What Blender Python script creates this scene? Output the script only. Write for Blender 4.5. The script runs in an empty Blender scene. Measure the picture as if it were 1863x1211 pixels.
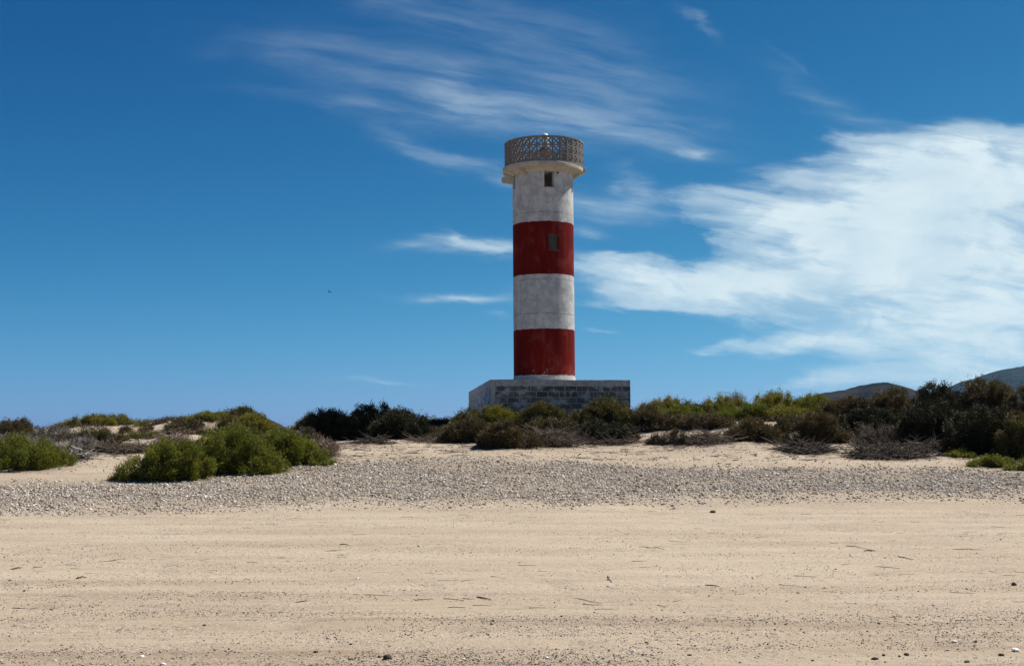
import bpy, bmesh, math, random
import numpy as np
from mathutils import Vector

# ------------------------------------------------------------------ camera
F, PW, PH = 2300.0, 1863.0, 1211.0
HOR = 800.0                      # row of the horizon in the photograph
EYE = 1.6
PITCH = math.atan((HOR - PH/2)/F)
sc = bpy.context.scene
cam_d = bpy.data.cameras.new('camera')
cam_d.sensor_width = 36.0
cam_d.lens = 36.0*F/PW
cam_d.clip_end = 30000
cam_d.clip_start = 0.1
cam = bpy.data.objects.new('camera', cam_d)
sc.collection.objects.link(cam)
cam.location = (0, 0, EYE)
cam.rotation_euler = (math.pi/2 + PITCH, 0, 0)
sc.camera = cam

def uv(px, py):
    """slope of the view line through a photo point: x/y and z/y"""
    a = (px - PW/2)/F; b = (PH/2 - py)/F
    cp, sp = math.cos(PITCH), math.sin(PITCH)
    y = cp - b*sp
    return a/y, (b*cp + sp)/y

# ------------------------------------------------------------------ light
SUN_EL, SUN_AZ = math.radians(54.0), math.radians(117.0)   # azimuth from -Y towards +X
sdir = Vector((math.sin(SUN_AZ)*math.cos(SUN_EL), -math.cos(SUN_AZ)*math.cos(SUN_EL), math.sin(SUN_EL)))
sl = bpy.data.lights.new('sun', 'SUN')
sl.energy = 5.0
sl.angle = math.radians(0.5)
sl.color = (1.0, 0.955, 0.885)
so = bpy.data.objects.new('sun', sl)
sc.collection.objects.link(so)
so.rotation_euler = sdir.to_track_quat('Z', 'Y').to_euler()
so.location = (30, 15, 60)

sc.view_settings.view_transform = 'Standard'
sc.view_settings.look = 'None'
sc.view_settings.gamma = 1
sc.view_settings.exposure = 0.5
sc.render.engine = 'CYCLES'
sc.cycles.use_denoising = True
sc.cycles.max_bounces = 6
sc.cycles.diffuse_bounces = 3
sc.cycles.glossy_bounces = 2
sc.cycles.transmission_bounces = 3
sc.cycles.volume_bounces = 0
sc.cycles.transparent_max_bounces = 8

# ------------------------------------------------------------------ node helpers
class NT:
    def __init__(s, tree): s.t = tree; s.n = tree.nodes; s.l = tree.links
    def new(s, typ, **kw):
        n = s.n.new(typ)
        for k, v in kw.items(): setattr(n, k, v)
        return n
    def put(s, sock, v):
        if v is None: return
        if isinstance(v, bpy.types.NodeSocket): s.l.new(v, sock)
        else: sock.default_value = v
    def math(s, op, a, b=None, c=None, clamp=False):
        n = s.new('ShaderNodeMath', operation=op); n.use_clamp = clamp
        s.put(n.inputs[0], a); s.put(n.inputs[1], b)
        if c is not None: s.put(n.inputs[2], c)
        return n.outputs[0]
    def vmath(s, op, a, b=None):
        n = s.new('ShaderNodeVectorMath', operation=op)
        s.put(n.inputs[0], a); s.put(n.inputs[1], b)
        return n.outputs[0]
    def mix(s, f, a, b, blend='MIX'):
        n = s.new('ShaderNodeMix', data_type='RGBA', blend_type=blend)
        s.put(n.inputs[0], f); s.put(n.inputs[6], a); s.put(n.inputs[7], b)
        return n.outputs[2]
    def noise(s, vec, scale, detail=4, rough=0.55, dist=0.0, out=0):
        n = s.new('ShaderNodeTexNoise')
        s.put(n.inputs['Vector'], vec)
        n.inputs['Scale'].default_value = scale; n.inputs['Detail'].default_value = detail
        n.inputs['Roughness'].default_value = rough; n.inputs['Distortion'].default_value = dist
        return n.outputs[out]
    def smooth(s, v, lo, hi, a=0.0, b=1.0):
        n = s.new('ShaderNodeMapRange', interpolation_type='SMOOTHSTEP')
        s.put(n.inputs[0], v); s.put(n.inputs[1], lo); s.put(n.inputs[2], hi)
        s.put(n.inputs[3], a); s.put(n.inputs[4], b)
        return n.outputs[0]
    def scale(s, vec, v):
        return s.vmath('MULTIPLY', vec, v)
    def ramp(s, f, stops, interp='LINEAR'):
        n = s.new('ShaderNodeValToRGB'); r = n.color_ramp; r.interpolation = interp
        while len(r.elements) < len(stops): r.elements.new(0.5)
        for e, (p, c) in zip(r.elements, stops):
            e.position = p; e.color = (*c, 1)
        s.put(n.inputs[0], f)
        return n.outputs[0]
    def bump(s, h, strength, dist):
        n = s.new('ShaderNodeBump')
        n.inputs['Strength'].default_value = strength; n.inputs['Distance'].default_value = dist
        s.put(n.inputs['Height'], h)
        return n.outputs[0]

def C4(c): return (c[0], c[1], c[2], 1.0)

# ------------------------------------------------------------------ world : sky and cirrus
world = bpy.data.worlds.new('World'); sc.world = world
world.use_nodes = True
w = NT(world.node_tree); w.n.clear()
sky = w.new('ShaderNodeTexSky', sky_type='NISHITA')
sky.sun_disc = False
sky.sun_elevation = SUN_EL
sky.sun_rotation = math.atan2(sdir.x, sdir.y)
sky.altitude = 0
sky.air_density = 1.0
sky.dust_density = 0.25
sky.ozone_density = 2.2
SKY_STRENGTH = 0.10
tc = w.new('ShaderNodeTexCoord')
sep = w.new('ShaderNodeSeparateXYZ'); w.l.new(tc.outputs['Generated'], sep.inputs[0])
ysafe = w.math('MAXIMUM', sep.outputs[1], 0.02)
Uc = w.math('DIVIDE', sep.outputs[0], ysafe)
Vc = w.math('DIVIDE', sep.outputs[2], ysafe)
comb = w.new('ShaderNodeCombineXYZ'); w.l.new(Uc, comb.inputs[0]); w.l.new(Vc, comb.inputs[1])
P0 = comb.outputs[0]
# soft warp of the strokes so that their edges are ragged and combed
wa = w.noise(w.scale(P0, (9, 26, 1)), 1.0, 5, 0.6, 0.3, out=1)
wa = w.vmath('SUBTRACT', wa, (0.5, 0.5, 0.5))
wb = w.noise(w.scale(P0, (3.5, 7, 1)), 1.0, 3, 0.55, 0.0, out=1)
wb = w.vmath('SUBTRACT', wb, (0.5, 0.5, 0.5))
P = w.vmath('ADD', P0, w.scale(wa, (0.10, 0.030, 0)))
P = w.vmath('ADD', P, w.scale(wb, (0.14, 0.05, 0)))
# one stroke = an elongated soft ellipse, flat in its middle
g = bpy.data.node_groups.new('cirrus_stroke', 'ShaderNodeTree')
for nm, ty in (('P', 'NodeSocketVector'), ('C', 'NodeSocketVector'), ('Rot', 'NodeSocketVector'), ('S', 'NodeSocketFloat')):
    g.interface.new_socket(nm, in_out='INPUT', socket_type=ty)
g.interface.new_socket('M', in_out='OUTPUT', socket_type='NodeSocketFloat')
G = NT(g)
gi = G.new('NodeGroupInput'); go = G.new('NodeGroupOutput')
d = G.vmath('SUBTRACT', gi.outputs[0], gi.outputs[1])
mp = G.new('ShaderNodeVectorRotate', rotation_type='Z_AXIS')
G.l.new(d, mp.inputs['Vector'])
sr = G.new('ShaderNodeSeparateXYZ'); G.l.new(gi.outputs[2], sr.inputs[0])
G.l.new(sr.outputs[2], mp.inputs['Angle'])
sv = G.new('ShaderNodeSeparateXYZ'); G.l.new(mp.outputs[0], sv.inputs[0])
qx = G.math('DIVIDE', sv.outputs[0], sr.outputs[0]); qy = G.math('DIVIDE', sv.outputs[1], sr.outputs[1])
r2 = G.math('ADD', G.math('MULTIPLY', qx, qx), G.math('MULTIPLY', qy, qy))
e = G.math('EXPONENT', G.math('MULTIPLY', r2, -1.0))
G.l.new(G.math('MULTIPLY', e, gi.outputs[3]), go.inputs[0])
NBANK = 21
STROKES = [  # px, py, half length px, half width px, angle deg (positive runs down to the right), strength
    # the bright bank on the right
    (1735, 400, 210, 105, 5, 1.7), (1850, 310, 190, 58, -3, 2.0), (1650, 320, 120, 50, 10, 1.1), (1560, 395, 170, 62, 8, 1.2), (1390, 388, 160, 28, 8, 1.2),
    (1290, 405, 60, 12, 28, .30),
    (1560, 262, 75, 14, 16, .55), (1240, 518, 190, 24, 3, 1.3), (1430, 508, 210, 36, -3, 1.4), (1130, 490, 90, 14, -2, .50),
    (1540, 470, 150, 50, -8, 1.2), (1200, 553, 120, 9, 2, .50),
    (1700, 540, 210, 60, -4, 1.0), (1880, 545, 110, 80, -35, .65), (1330, 612, 90, 8, -4, .55), (1500, 600, 150, 17, -5, 1.1),
    (1700, 610, 200, 26, -2, .95), (1560, 672, 170, 18, -6, .7), (1790, 680, 230, 40, -4, .9), (1880, 640, 120, 60, 0, .4),
    (1440, 545, 120, 20, 5, .45),
    # ---- thin

    (850, 463, 95, 9, 2, .58), (812, 456, 24, 8, 35, .22), (905, 472, 60, 6, 4, .22), (870, 531, 90, 9, -2, .48), (800, 537, 60, 5, -1, .25),
    (900, 574, 22, 6, 5, .25), (1095, 596, 28, 4, 4, .24), (690, 698, 50, 4, 2, .20),
    (1110, 372, 100, 20, 4, .32), (1160, 340, 20, 22, 0, .22), (1060, 425, 40, 12, 10, .2),
    # long swoosh above the tower
    (640, 190, 170, 11, 4, .20), (770, 195, 180, 36, 8, .15), (700, 135, 210, 40, 12, .15), (850, 172, 100, 22, 26, .20), (930, 198, 120, 18, 14, .20),
    (1040, 222, 130, 36, 10, .23), (1160, 245, 100, 24, 8, .28), (1247, 270, 16, 10, 0, .45),
    (760, 262, 100, 14, 18, .22), (830, 290, 100, 18, 15, .24), (900, 310, 60, 18, 8, .28), (1000, 110, 230, 75, 25, .12), (1100, 130, 60, 90, 0, .12),
    (760, 40, 260, 24, 22, .10), (1255, 28, 34, 10, 40, .24), (1440, 105, 60, 8, 36, .10), (1490, 180, 110, 26, 32, .14), (1530, 205, 80, 12, 30, .12),
    (560, 110, 160, 20, 8, .10), (880, 60, 330, 50, 18, .08),
]
accs = [None, None]                # the dense bank, the thin wisps
for i_, (px, py, hl, hw, ang, st) in enumerate(STROKES):
    grp = 0 if i_ < NBANK else 1
    if grp and py < 330: st *= .56
    cu, cv = uv(px, py)
    n = w.new('ShaderNodeGroup'); n.node_tree = g
    w.l.new(P, n.inputs[0])
    n.inputs[1].default_value = (cu, cv, 0)
    n.inputs[2].default_value = (hl*1.15/F, hw*1.2/F, math.radians(ang))
    n.inputs[3].default_value = st
    accs[grp] = n.outputs[0] if accs[grp] is None else w.math('ADD', accs[grp], n.outputs[0])
# combed fibres
rot = w.new('ShaderNodeVectorRotate', rotation_type='Z_AXIS'); w.l.new(P0, rot.inputs['Vector']); rot.inputs['Angle'].default_value = math.radians(9)
fwarp = w.vmath('ADD', rot.outputs[0], w.scale(wb, (0.06, 0.045, 0)))
fib = w.noise(w.scale(fwarp, (7, 46, 1)), 1.0, 7, 0.62, 0.25)
puf = w.noise(w.scale(P, (16, 22, 1)), 1.0, 7, 0.62, 0.2)
tex = w.math('ADD', w.math('MULTIPLY', fib, 0.62), w.math('MULTIPLY', puf, 0.38))
tex = w.smooth(tex, 0.28, 0.74, 0.30, 1.28)
fine = w.noise(w.scale(fwarp, (9, 85, 1)), 1.0, 6, 0.62, 0.2)
texw = w.smooth(w.math('ADD', w.math('MULTIPLY', fib, .55), w.math('MULTIPLY', fine, .45)), .34, .68, .22, 1.45)
m = w.math('MULTIPLY', accs[1], texw)
m = w.math('SUBTRACT', 1.0, w.math('EXPONENT', w.math('MULTIPLY', w.math('POWER', m, 1.22), -1.50)))
bank = w.math('MULTIPLY', accs[0], w.smooth(tex, .30, 1.28, .55, 1.15))
thick = w.math('ADD', w.smooth(bank, .20, .75, 0, .55), w.smooth(bank, .6, 1.9, 0, .45))
thick = w.math('MULTIPLY', thick, w.math('SUBTRACT', 1.0, w.math('MULTIPLY', w.math('SUBTRACT', 1.0, w.smooth(fib, .36, .60)), w.smooth(bank, 2.2, .4, .06, .42))))
m = w.math('SUBTRACT', 1.0, w.math('MULTIPLY', w.math('SUBTRACT', 1.0, m), w.math('SUBTRACT', 1.0, thick)))
front = w.smooth(sep.outputs[1], 0.05, 0.35)
m = w.math('MULTIPLY', m, front)
# scattered thin cirrus over the rest of the sky
oth = w.noise(w.scale(tc.outputs['Generated'], (2.2, 3.0, 7)), 1.0, 7, 0.6, 0.4)
oth = w.math('MULTIPLY', w.smooth(oth, 0.56, 0.80), w.math('SUBTRACT', 1.0, front))
oth = w.math('MULTIPLY', oth, w.smooth(sep.outputs[2], 0.0, 0.2))
m = w.math('MINIMUM', w.math('ADD', m, w.math('MULTIPLY', oth, 0.6)), 0.97)
# deepen the physical sky's blue, channel by channel
srgb = w.new('ShaderNodeSeparateColor'); w.l.new(sky.outputs[0], srgb.inputs[0])
skyc = w.new('ShaderNodeCombineColor')
for k_, (src, gain, p_) in enumerate(((0, .42, 2.30), (1, .53, 1.62), (1, .665, 0.92))):
    w.l.new(w.math('MULTIPLY', w.math('POWER', w.math('MULTIPLY', srgb.outputs[src], .1), p_), gain*10), skyc.inputs[k_])
bg1 = w.new('ShaderNodeBackground'); w.l.new(skyc.outputs[0], bg1.inputs[0]); bg1.inputs[1].default_value = SKY_STRENGTH
cloudc = w.mix(w.smooth(puf, 0.3, 0.7), (0.58, 0.72, 0.80, 1), (0.72, 0.83, 0.87, 1))
bg2 = w.new('ShaderNodeBackground'); w.l.new(cloudc, bg2.inputs[0]); bg2.inputs[1].default_value = 0.76
ms = w.new('ShaderNodeMixShader'); w.l.new(m, ms.inputs[0]); w.l.new(bg1.outputs[0], ms.inputs[1]); w.l.new(bg2.outputs[0], ms.inputs[2])
wo = w.new('ShaderNodeOutputWorld'); w.l.new(ms.outputs[0], wo.inputs[0])

# ------------------------------------------------------------------ object helpers
COL = sc.collection
def tag(o, label=None, cat=None, group=None, kind=None):
    if label: o['label'] = label
    if cat: o['category'] = cat
    if group: o['group'] = group
    if kind: o['kind'] = kind
    return o
def empty(name, loc):
    o = bpy.data.objects.new(name, None); COL.objects.link(o); o.location = loc
    o.empty_display_size = 0.2
    return o
def np_mesh(name, V, Fa, mat=None, parent=None, smooth=False, attr=None, loc=None):
    """V (n,3) world or local points, Fa (m,k) faces with one vertex count, or a list of such arrays"""
    V = np.asarray(V, dtype=np.float32)
    fl = Fa if isinstance(Fa, list) else [Fa]
    me = bpy.data.meshes.new(name)
    loops = np.concatenate([f.ravel() for f in fl]).astype(np.int32)
    tot = np.concatenate([np.full(len(f), f.shape[1]) for f in fl]).astype(np.int32)
    start = np.concatenate([[0], np.cumsum(tot)[:-1]]).astype(np.int32)
    me.vertices.add(len(V)); me.vertices.foreach_set('co', V.ravel())
    me.loops.add(len(loops)); me.loops.foreach_set('vertex_index', loops)
    me.polygons.add(len(tot)); me.polygons.foreach_set('loop_start', start); me.polygons.foreach_set('loop_total', tot)
    if smooth: me.polygons.foreach_set('use_smooth', np.ones(len(tot), dtype=bool))
    me.update(calc_edges=True)
    for k, a in (attr or {}).items():
        at = me.attributes.new(k, 'FLOAT', 'POINT'); at.data.foreach_set('value', np.asarray(a, dtype=np.float32))
    if mat: me.materials.append(mat)
    o = bpy.data.objects.new(name, me); COL.objects.link(o)
    if parent: o.parent = parent
    if loc is not None: o.location = loc
    return o
def bm_obj(name, bm, mat, parent=None, smooth=False):
    me = bpy.data.meshes.new(name); bm.normal_update(); bm.to_mesh(me); bm.free()
    me.materials.append(mat)
    if smooth:
        for p in me.polygons: p.use_smooth = True
    o = bpy.data.objects.new(name, me); COL.objects.link(o)
    if parent: o.parent = parent
    return o

# ------------------------------------------------------------------ noise and terrain
def _hash(ix, iy, s):
    h = (ix.astype(np.int64)*374761393 + iy.astype(np.int64)*668265263 + s*982451653) & 0xffffffff
    h = ((h ^ (h >> 13))*1274126177) & 0xffffffff
    return ((h ^ (h >> 16)) & 0xffff)/65535.0
def vnoise(x, y, s=0):
    x = np.asarray(x, float); y = np.asarray(y, float)
    ix, iy = np.floor(x), np.floor(y); fx, fy = x-ix, y-iy
    fx = fx*fx*(3-2*fx); fy = fy*fy*(3-2*fy)
    ix = ix.astype(np.int64); iy = iy.astype(np.int64)
    a = _hash(ix, iy, s); b = _hash(ix+1, iy, s); c = _hash(ix, iy+1, s); dd = _hash(ix+1, iy+1, s)
    return (a*(1-fx)+b*fx)*(1-fy)+(c*(1-fx)+dd*fx)*fy - 0.5
def fbm(x, y, s=0, o=4):
    t = 0; a = 1.0
    for i in range(o):
        t = t + a*vnoise(x, y, s+i*17); x = x*2.03+5.1; y = y*2.03+3.7; a *= 0.5
    return t
_py = np.array([-6000, -400, -40, -8, 0, 20, 26, 29, 31, 33, 35, 37, 39, 42, 46, 52, 60, 80, 150, 400, 7000], float)
_pz = np.array([-3, -3, -2, -.4, 0, .03, .12, .36, .55, .74, .97, 1.22, 1.40, 1.62, 1.85, 1.95, 1.9, 1.3, .8, .6, .6], float)
_ty = np.arange(-60, 200, 0.25); _tz = np.interp(_ty, _py, _pz)
_k = np.exp(-np.linspace(-2.2, 2.2, 15)**2); _k /= _k.sum()
_tz2 = np.convolve(np.pad(_tz, 7, mode='edge'), _k, mode='valid')
MOUNDS = [(1.6, 47, 4.2, 5.0, .62), (-13.4, 49, 4, 3, .30), (-10.4, 47.5, 3.0, 3.0, .30), (-11.4, 39.4, 2.8, 1.3, .22),
          (-9.7, 38.6, .9, 1.0, .30), (13.0, 43.5, 5, 3.5, .35), (7.5, 42, 4.0, 2.6, .38), (-5.0, 45, 3, 2.5, .15), (-16, 46, 2.5, 3, .12), (-8.2, 50, 1.5, 8, -.45), (-6.3, 47, 2.2, 6, -.15), (-10.3, 45.5, 2.0, 2.4, .22), (-22, 50, 6, 8, -.25)]
def H(x, y, fine=True):
    x = np.asarray(x, float); y = np.asarray(y, float)
    z = np.where((y > -55) & (y < 195), np.interp(y, _ty, _tz2), np.interp(y, _py, _pz))
    for mx, my, sx, sy, a in MOUNDS:
        z = z + a*np.exp(-((x-mx)/sx)**2-((y-my)/sy)**2)
    dune = np.clip((y-35)/4, 0, 1)*np.clip((400-y)/300, 0, 1)
    z = z + dune*(0.16*fbm(x*0.45, y*0.5, 3, 4))
    z = z + np.clip((y-24)/5, 0, 1)*np.clip((60-y)/10, 0, 1)*0.035*fbm(x*0.8, y*1.2, 8, 3)
    if fine:
        near = np.clip((34-y)/6, 0, 1)*np.clip((y+10)/8, 0, 1)
        wob = 0.25*vnoise(x*0.12, 0*x, 5)
        tr = 0
        for (ty, wd, am) in ((9.35, .10, -.020), (9.75, .13, .014), (10.9, .09, -.022), (11.2, .12, .016), (12.9, .15, -.010), (14.6, .12, -.012), (17.2, .25, -.012), (20.6, .3, -.014), (22.5, .5, .012)):
            tr = tr + am*np.exp(-((y-ty-wob-0.012*x)/wd)**2)*(0.6+0.9*vnoise(x*0.35+ty, y*0, 9))
        dent = np.clip(fbm(x*2.1, y*2.3, 131, 2)-.28, 0, 1)*.11 + np.clip(fbm(x*6, y*7, 137, 2)-.35, 0, 1)*.05
        z = z - near*dent
        z = z + near*(tr + 0.016*fbm(x*0.7, y*2.4, 21, 3) + 0.013*fbm(x*5, y*7, 31, 3)) 
        z = z + np.clip((60-y)/10, 0, 1)*np.clip((y-30)/4, 0, 1)*0.035*fbm(x*3.0, y*3.0, 41, 3)
    return z
def h1(x, y): return float(H(np.array([x]), np.array([y]))[0])
def hit(px, py):
    """where the view line through a photo point first meets the ground"""
    u, v = uv(px, py)
    ys = np.arange(5, 90, 0.04)
    f = EYE + v*ys - H(u*ys, ys)
    k = np.argmax(f < 0)
    if f[k] >= 0: return None
    y = ys[k]
    return u*y, y, h1(u*y, y)
def at(px, py, Y):
    u, v = uv(px, py)
    return Vector((u*Y, Y, EYE+v*Y))
# cobble band: nearest and farthest y for each bearing
def band(rows):
    us = []; ys = []
    for px, py in rows:
        p = hit(px, py); us.append(uv(px, py)[0]); ys.append(p[1] if p else 40)
    return us, ys
NEARB = band([(-150, 940), (0, 936), (250, 931), (500, 925), (750, 920), (1000, 919), (1250, 913), (1500, 909), (1863, 905), (2000, 903)])
FARB = band([(-150, 872), (0, 874), (130, 876), (225, 875), (330, 868), (600, 843), (720, 836), (850, 832), (1000, 838), (1150, 846), (1300, 851), (1500, 852), (1700, 852), (1863, 858), (2000, 862)])
def cobble_density(x, y):
    u = x/np.maximum(y, 1)
    yn = np.interp(u, *NEARB); yf = np.interp(u, *FARB)
    e = 0.55*fbm(x*0.9, y*0.9, 51, 3)
    a = np.clip((y-yn+e)/3.2+.30, 0, 1)**1.3; b = np.clip((yf-y+e*.8)/1.2+.35, 0, 1)
    return a*b

# ------------------------------------------------------------------ materials
def material(name, build, rough=0.9):
    m_ = bpy.data.materials.new(name); m_.use_nodes = True
    t = NT(m_.node_tree)
    b = t.n['Principled BSDF']; b.inputs['Roughness'].default_value = rough
    b.inputs['Specular IOR Level'].default_value = 0.25
    build(t, b)
    return m_
def obj_co(t): return t.new('ShaderNodeTexCoord').outputs['Object']
def geo_pos(t): return t.new('ShaderNodeNewGeometry').outputs['Position']
def attr(t, n): 
    a = t.new('ShaderNodeAttribute'); a.attribute_name = n
    return a.outputs['Fac']

def m_sand(t, b):
    p = geo_pos(t)
    big = t.noise(t.scale(p, (0.22, 0.9, 1)), 1.0, 5, 0.6)
    c = t.mix(t.smooth(big, .35, .68), C4((.36, .285, .200)), C4((.43, .352, .255)))
    # damp, coarser streaks that run along the shore
    st = t.noise(t.scale(p, (0.10, 2.2, 1)), 1.0, 6, 0.65, 0.3)
    sy = t.new('ShaderNodeSeparateXYZ'); t.l.new(p, sy.inputs[0])
    nearf = t.smooth(sy.outputs[1], 17.0, 8.8)
    k = t.math('MULTIPLY', t.smooth(st, .50, .66), t.math('ADD', t.math('MULTIPLY', nearf, .55), .15))
    c = t.mix(k, c, C4((.225, .162, .105)))
    c = t.mix(t.math('MULTIPLY', nearf, .34), c, C4((.275, .207, .142)))
    # grains
    for sc_, lo, hi, col, am in ((95, .56, .64, (.10, .07, .05), .75), (70, .58, .68, (.62, .54, .45), .7), (34, .61, .68, (.09, .065, .05), .65), (17, .62, .67, (.12, .09, .07), .5), (45, .62, .70, (.60, .53, .45), .6)):
        n = t.noise(p, sc_, 2, 0.5)
        pm = t.noise(t.scale(p, (0.6, 1.6, 1)), 1.0, 3, .6)
        c = t.mix(t.math('MULTIPLY', t.smooth(n, lo, hi), t.math('MULTIPLY', t.smooth(pm, .25, .75), am*1.5), clamp=True), c, C4(col))
    # litter under the scrub, fine gravel under the cobbles
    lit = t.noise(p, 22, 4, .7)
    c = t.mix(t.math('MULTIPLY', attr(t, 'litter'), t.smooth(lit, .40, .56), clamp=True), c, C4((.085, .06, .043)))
    vo = t.new('ShaderNodeTexVoronoi'); t.l.new(t.scale(p, (22, 22, 22)), vo.inputs['Vector'])
    gc = t.ramp(t.math('FRACT', t.math('MULTIPLY', vo.outputs['Color'], 1.0)), [(0, (.09, .07, .055)), (.5, (.22, .17, .13)), (.8, (.33, .28, .22)), (1, (.5, .46, .41))])
    c = t.mix(t.math('MULTIPLY', attr(t, 'gravel'), .65), c, gc)
    t.l.new(c, b.inputs['Base Color'])
    hh = t.math('ADD', t.math('MULTIPLY', t.noise(p, 60, 3, .6), .5), t.math('MULTIPLY', t.noise(p, 9, 4, .6), 1.2))
    t.l.new(t.bump(hh, 0.9, 0.016), b.inputs['Normal'])
M_SAND = material('sand', m_sand, 0.95)

def m_stone(stops, rough=.85):
    def f(t, b):
        gi_ = t.new('ShaderNodeNewGeometry')
        c = t.ramp(gi_.outputs['Random Per Island'], stops)
        n = t.noise(geo_pos(t), 60, 3, .6)
        c = t.mix(t.smooth(n, .3, .7, 0, .35), c, C4((.20, .16, .12)))
        t.l.new(c, b.inputs['Base Color'])
    return f
M_COBBLE = material('cobblestone', m_stone([(0, (.07, .055, .042)), (.09, (.19, .15, .115)), (.32, (.35, .28, .21)), (.56, (.45, .375, .29)), (.68, (.42, .385, .315)), (.80, (.62, .55, .45)), (.90, (.82, .77, .68)), (1, (.88, .84, .75))]))
M_PEBBLE = material('pebble', m_stone([(0, (.03, .025, .02)), (.24, (.085, .065, .05)), (.46, (.19, .14, .10)), (.68, (.29, .23, .175)), (.88, (.45, .39, .32)), (.96, (.72, .67, .60)), (1, (.82, .79, .74))]))

def m_leaf(cols, trans=.35):
    def f(t, b):
        gi_ = t.new('ShaderNodeNewGeometry')
        tone = attr(t, 'tone')
        k = t.math('ADD', t.math('MULTIPLY', tone, .68), t.math('MULTIPLY', gi_.outputs['Random Per Island'], .32))
        c = t.ramp(k, [(i/(len(cols)-1), q) for i, q in enumerate(cols)])
        t.l.new(c, b.inputs['Base Color'])
        b.inputs['Roughness'].default_value = .65
        tr = t.new('ShaderNodeBsdfTranslucent')
        t.l.new(t.mix(1.0, c, (1.25, 1.2, .55, 1), 'MULTIPLY'), tr.inputs[0])
        mx = t.new('ShaderNodeMixShader'); mx.inputs[0].default_value = trans
        t.l.new(b.outputs[0], mx.inputs[1]); t.l.new(tr.outputs[0], mx.inputs[2])
        t.l.new(mx.outputs[0], t.n['Material Output'].inputs[0])
    return f
LEAF = {
 'cover': material('low scrub', m_leaf([(.045, .034, .022), (.065, .050, .032), (.085, .066, .042), (.070, .068, .028), (.12, .095, .065)], .2)),
 'green': material('leaves green', m_leaf([(.030, .042, .006), (.066, .086, .010), (.125, .140, .018), (.19, .19, .032), (.20, .125, .045)], .35)),
 'yellow': material('leaves yellow green', m_leaf([(.044, .050, .012), (.092, .096, .020), (.155, .145, .028), (.22, .19, .042), (.21, .13, .045)], .42)),
 'olive': material('leaves olive', m_leaf([(.040, .036, .014), (.072, .064, .022), (.110, .092, .032), (.145, .115, .050)], .25)),
 'brown': material('leaves brown', m_leaf([(.040, .028, .014), (.075, .055, .026), (.110, .082, .038), (.155, .105, .055)], .18)),
 'dark': material('leaves shaded dark', m_leaf([(.014, .014, .007), (.028, .028, .012), (.045, .042, .018), (.07, .055, .028)], .12)),  # dark leaf colour with the shade of hedge and thicket painted in
 'grey': material('leaves grey', m_leaf([(.10, .085, .07), (.17, .15, .125), (.22, .20, .17)], .1)),
}
def m_bark(cols):
    def f(t, b):
        gi_ = t.new('ShaderNodeNewGeometry')
        c = t.ramp(gi_.outputs['Random Per Island'], [(i/(len(cols)-1), q) for i, q in enumerate(cols)])
        n = t.noise(geo_pos(t), 40, 3, .6)
        c = t.mix(t.smooth(n, .35, .7, 0, .4), c, C4((.10, .075, .055)))
        t.l.new(c, b.inputs['Base Color'])
    return f
BARK = {
 'grey': material('bark grey', m_bark([(.16, .135, .11), (.26, .225, .19), (.36, .33, .29), (.52, .49, .44)])),
 'brown': material('bark brown', m_bark([(.05, .034, .024), (.10, .072, .05), (.16, .118, .084), (.27, .215, .165)])),
 'pink': material('bark pinkish', m_bark([(.17, .10, .075), (.28, .18, .135), (.38, .28, .22), (.50, .42, .35)])),
 'dark': material('bark dark', m_bark([(.02, .016, .012), (.042, .032, .024), (.078, .06, .046), (.19, .155, .125)])),
}

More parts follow.
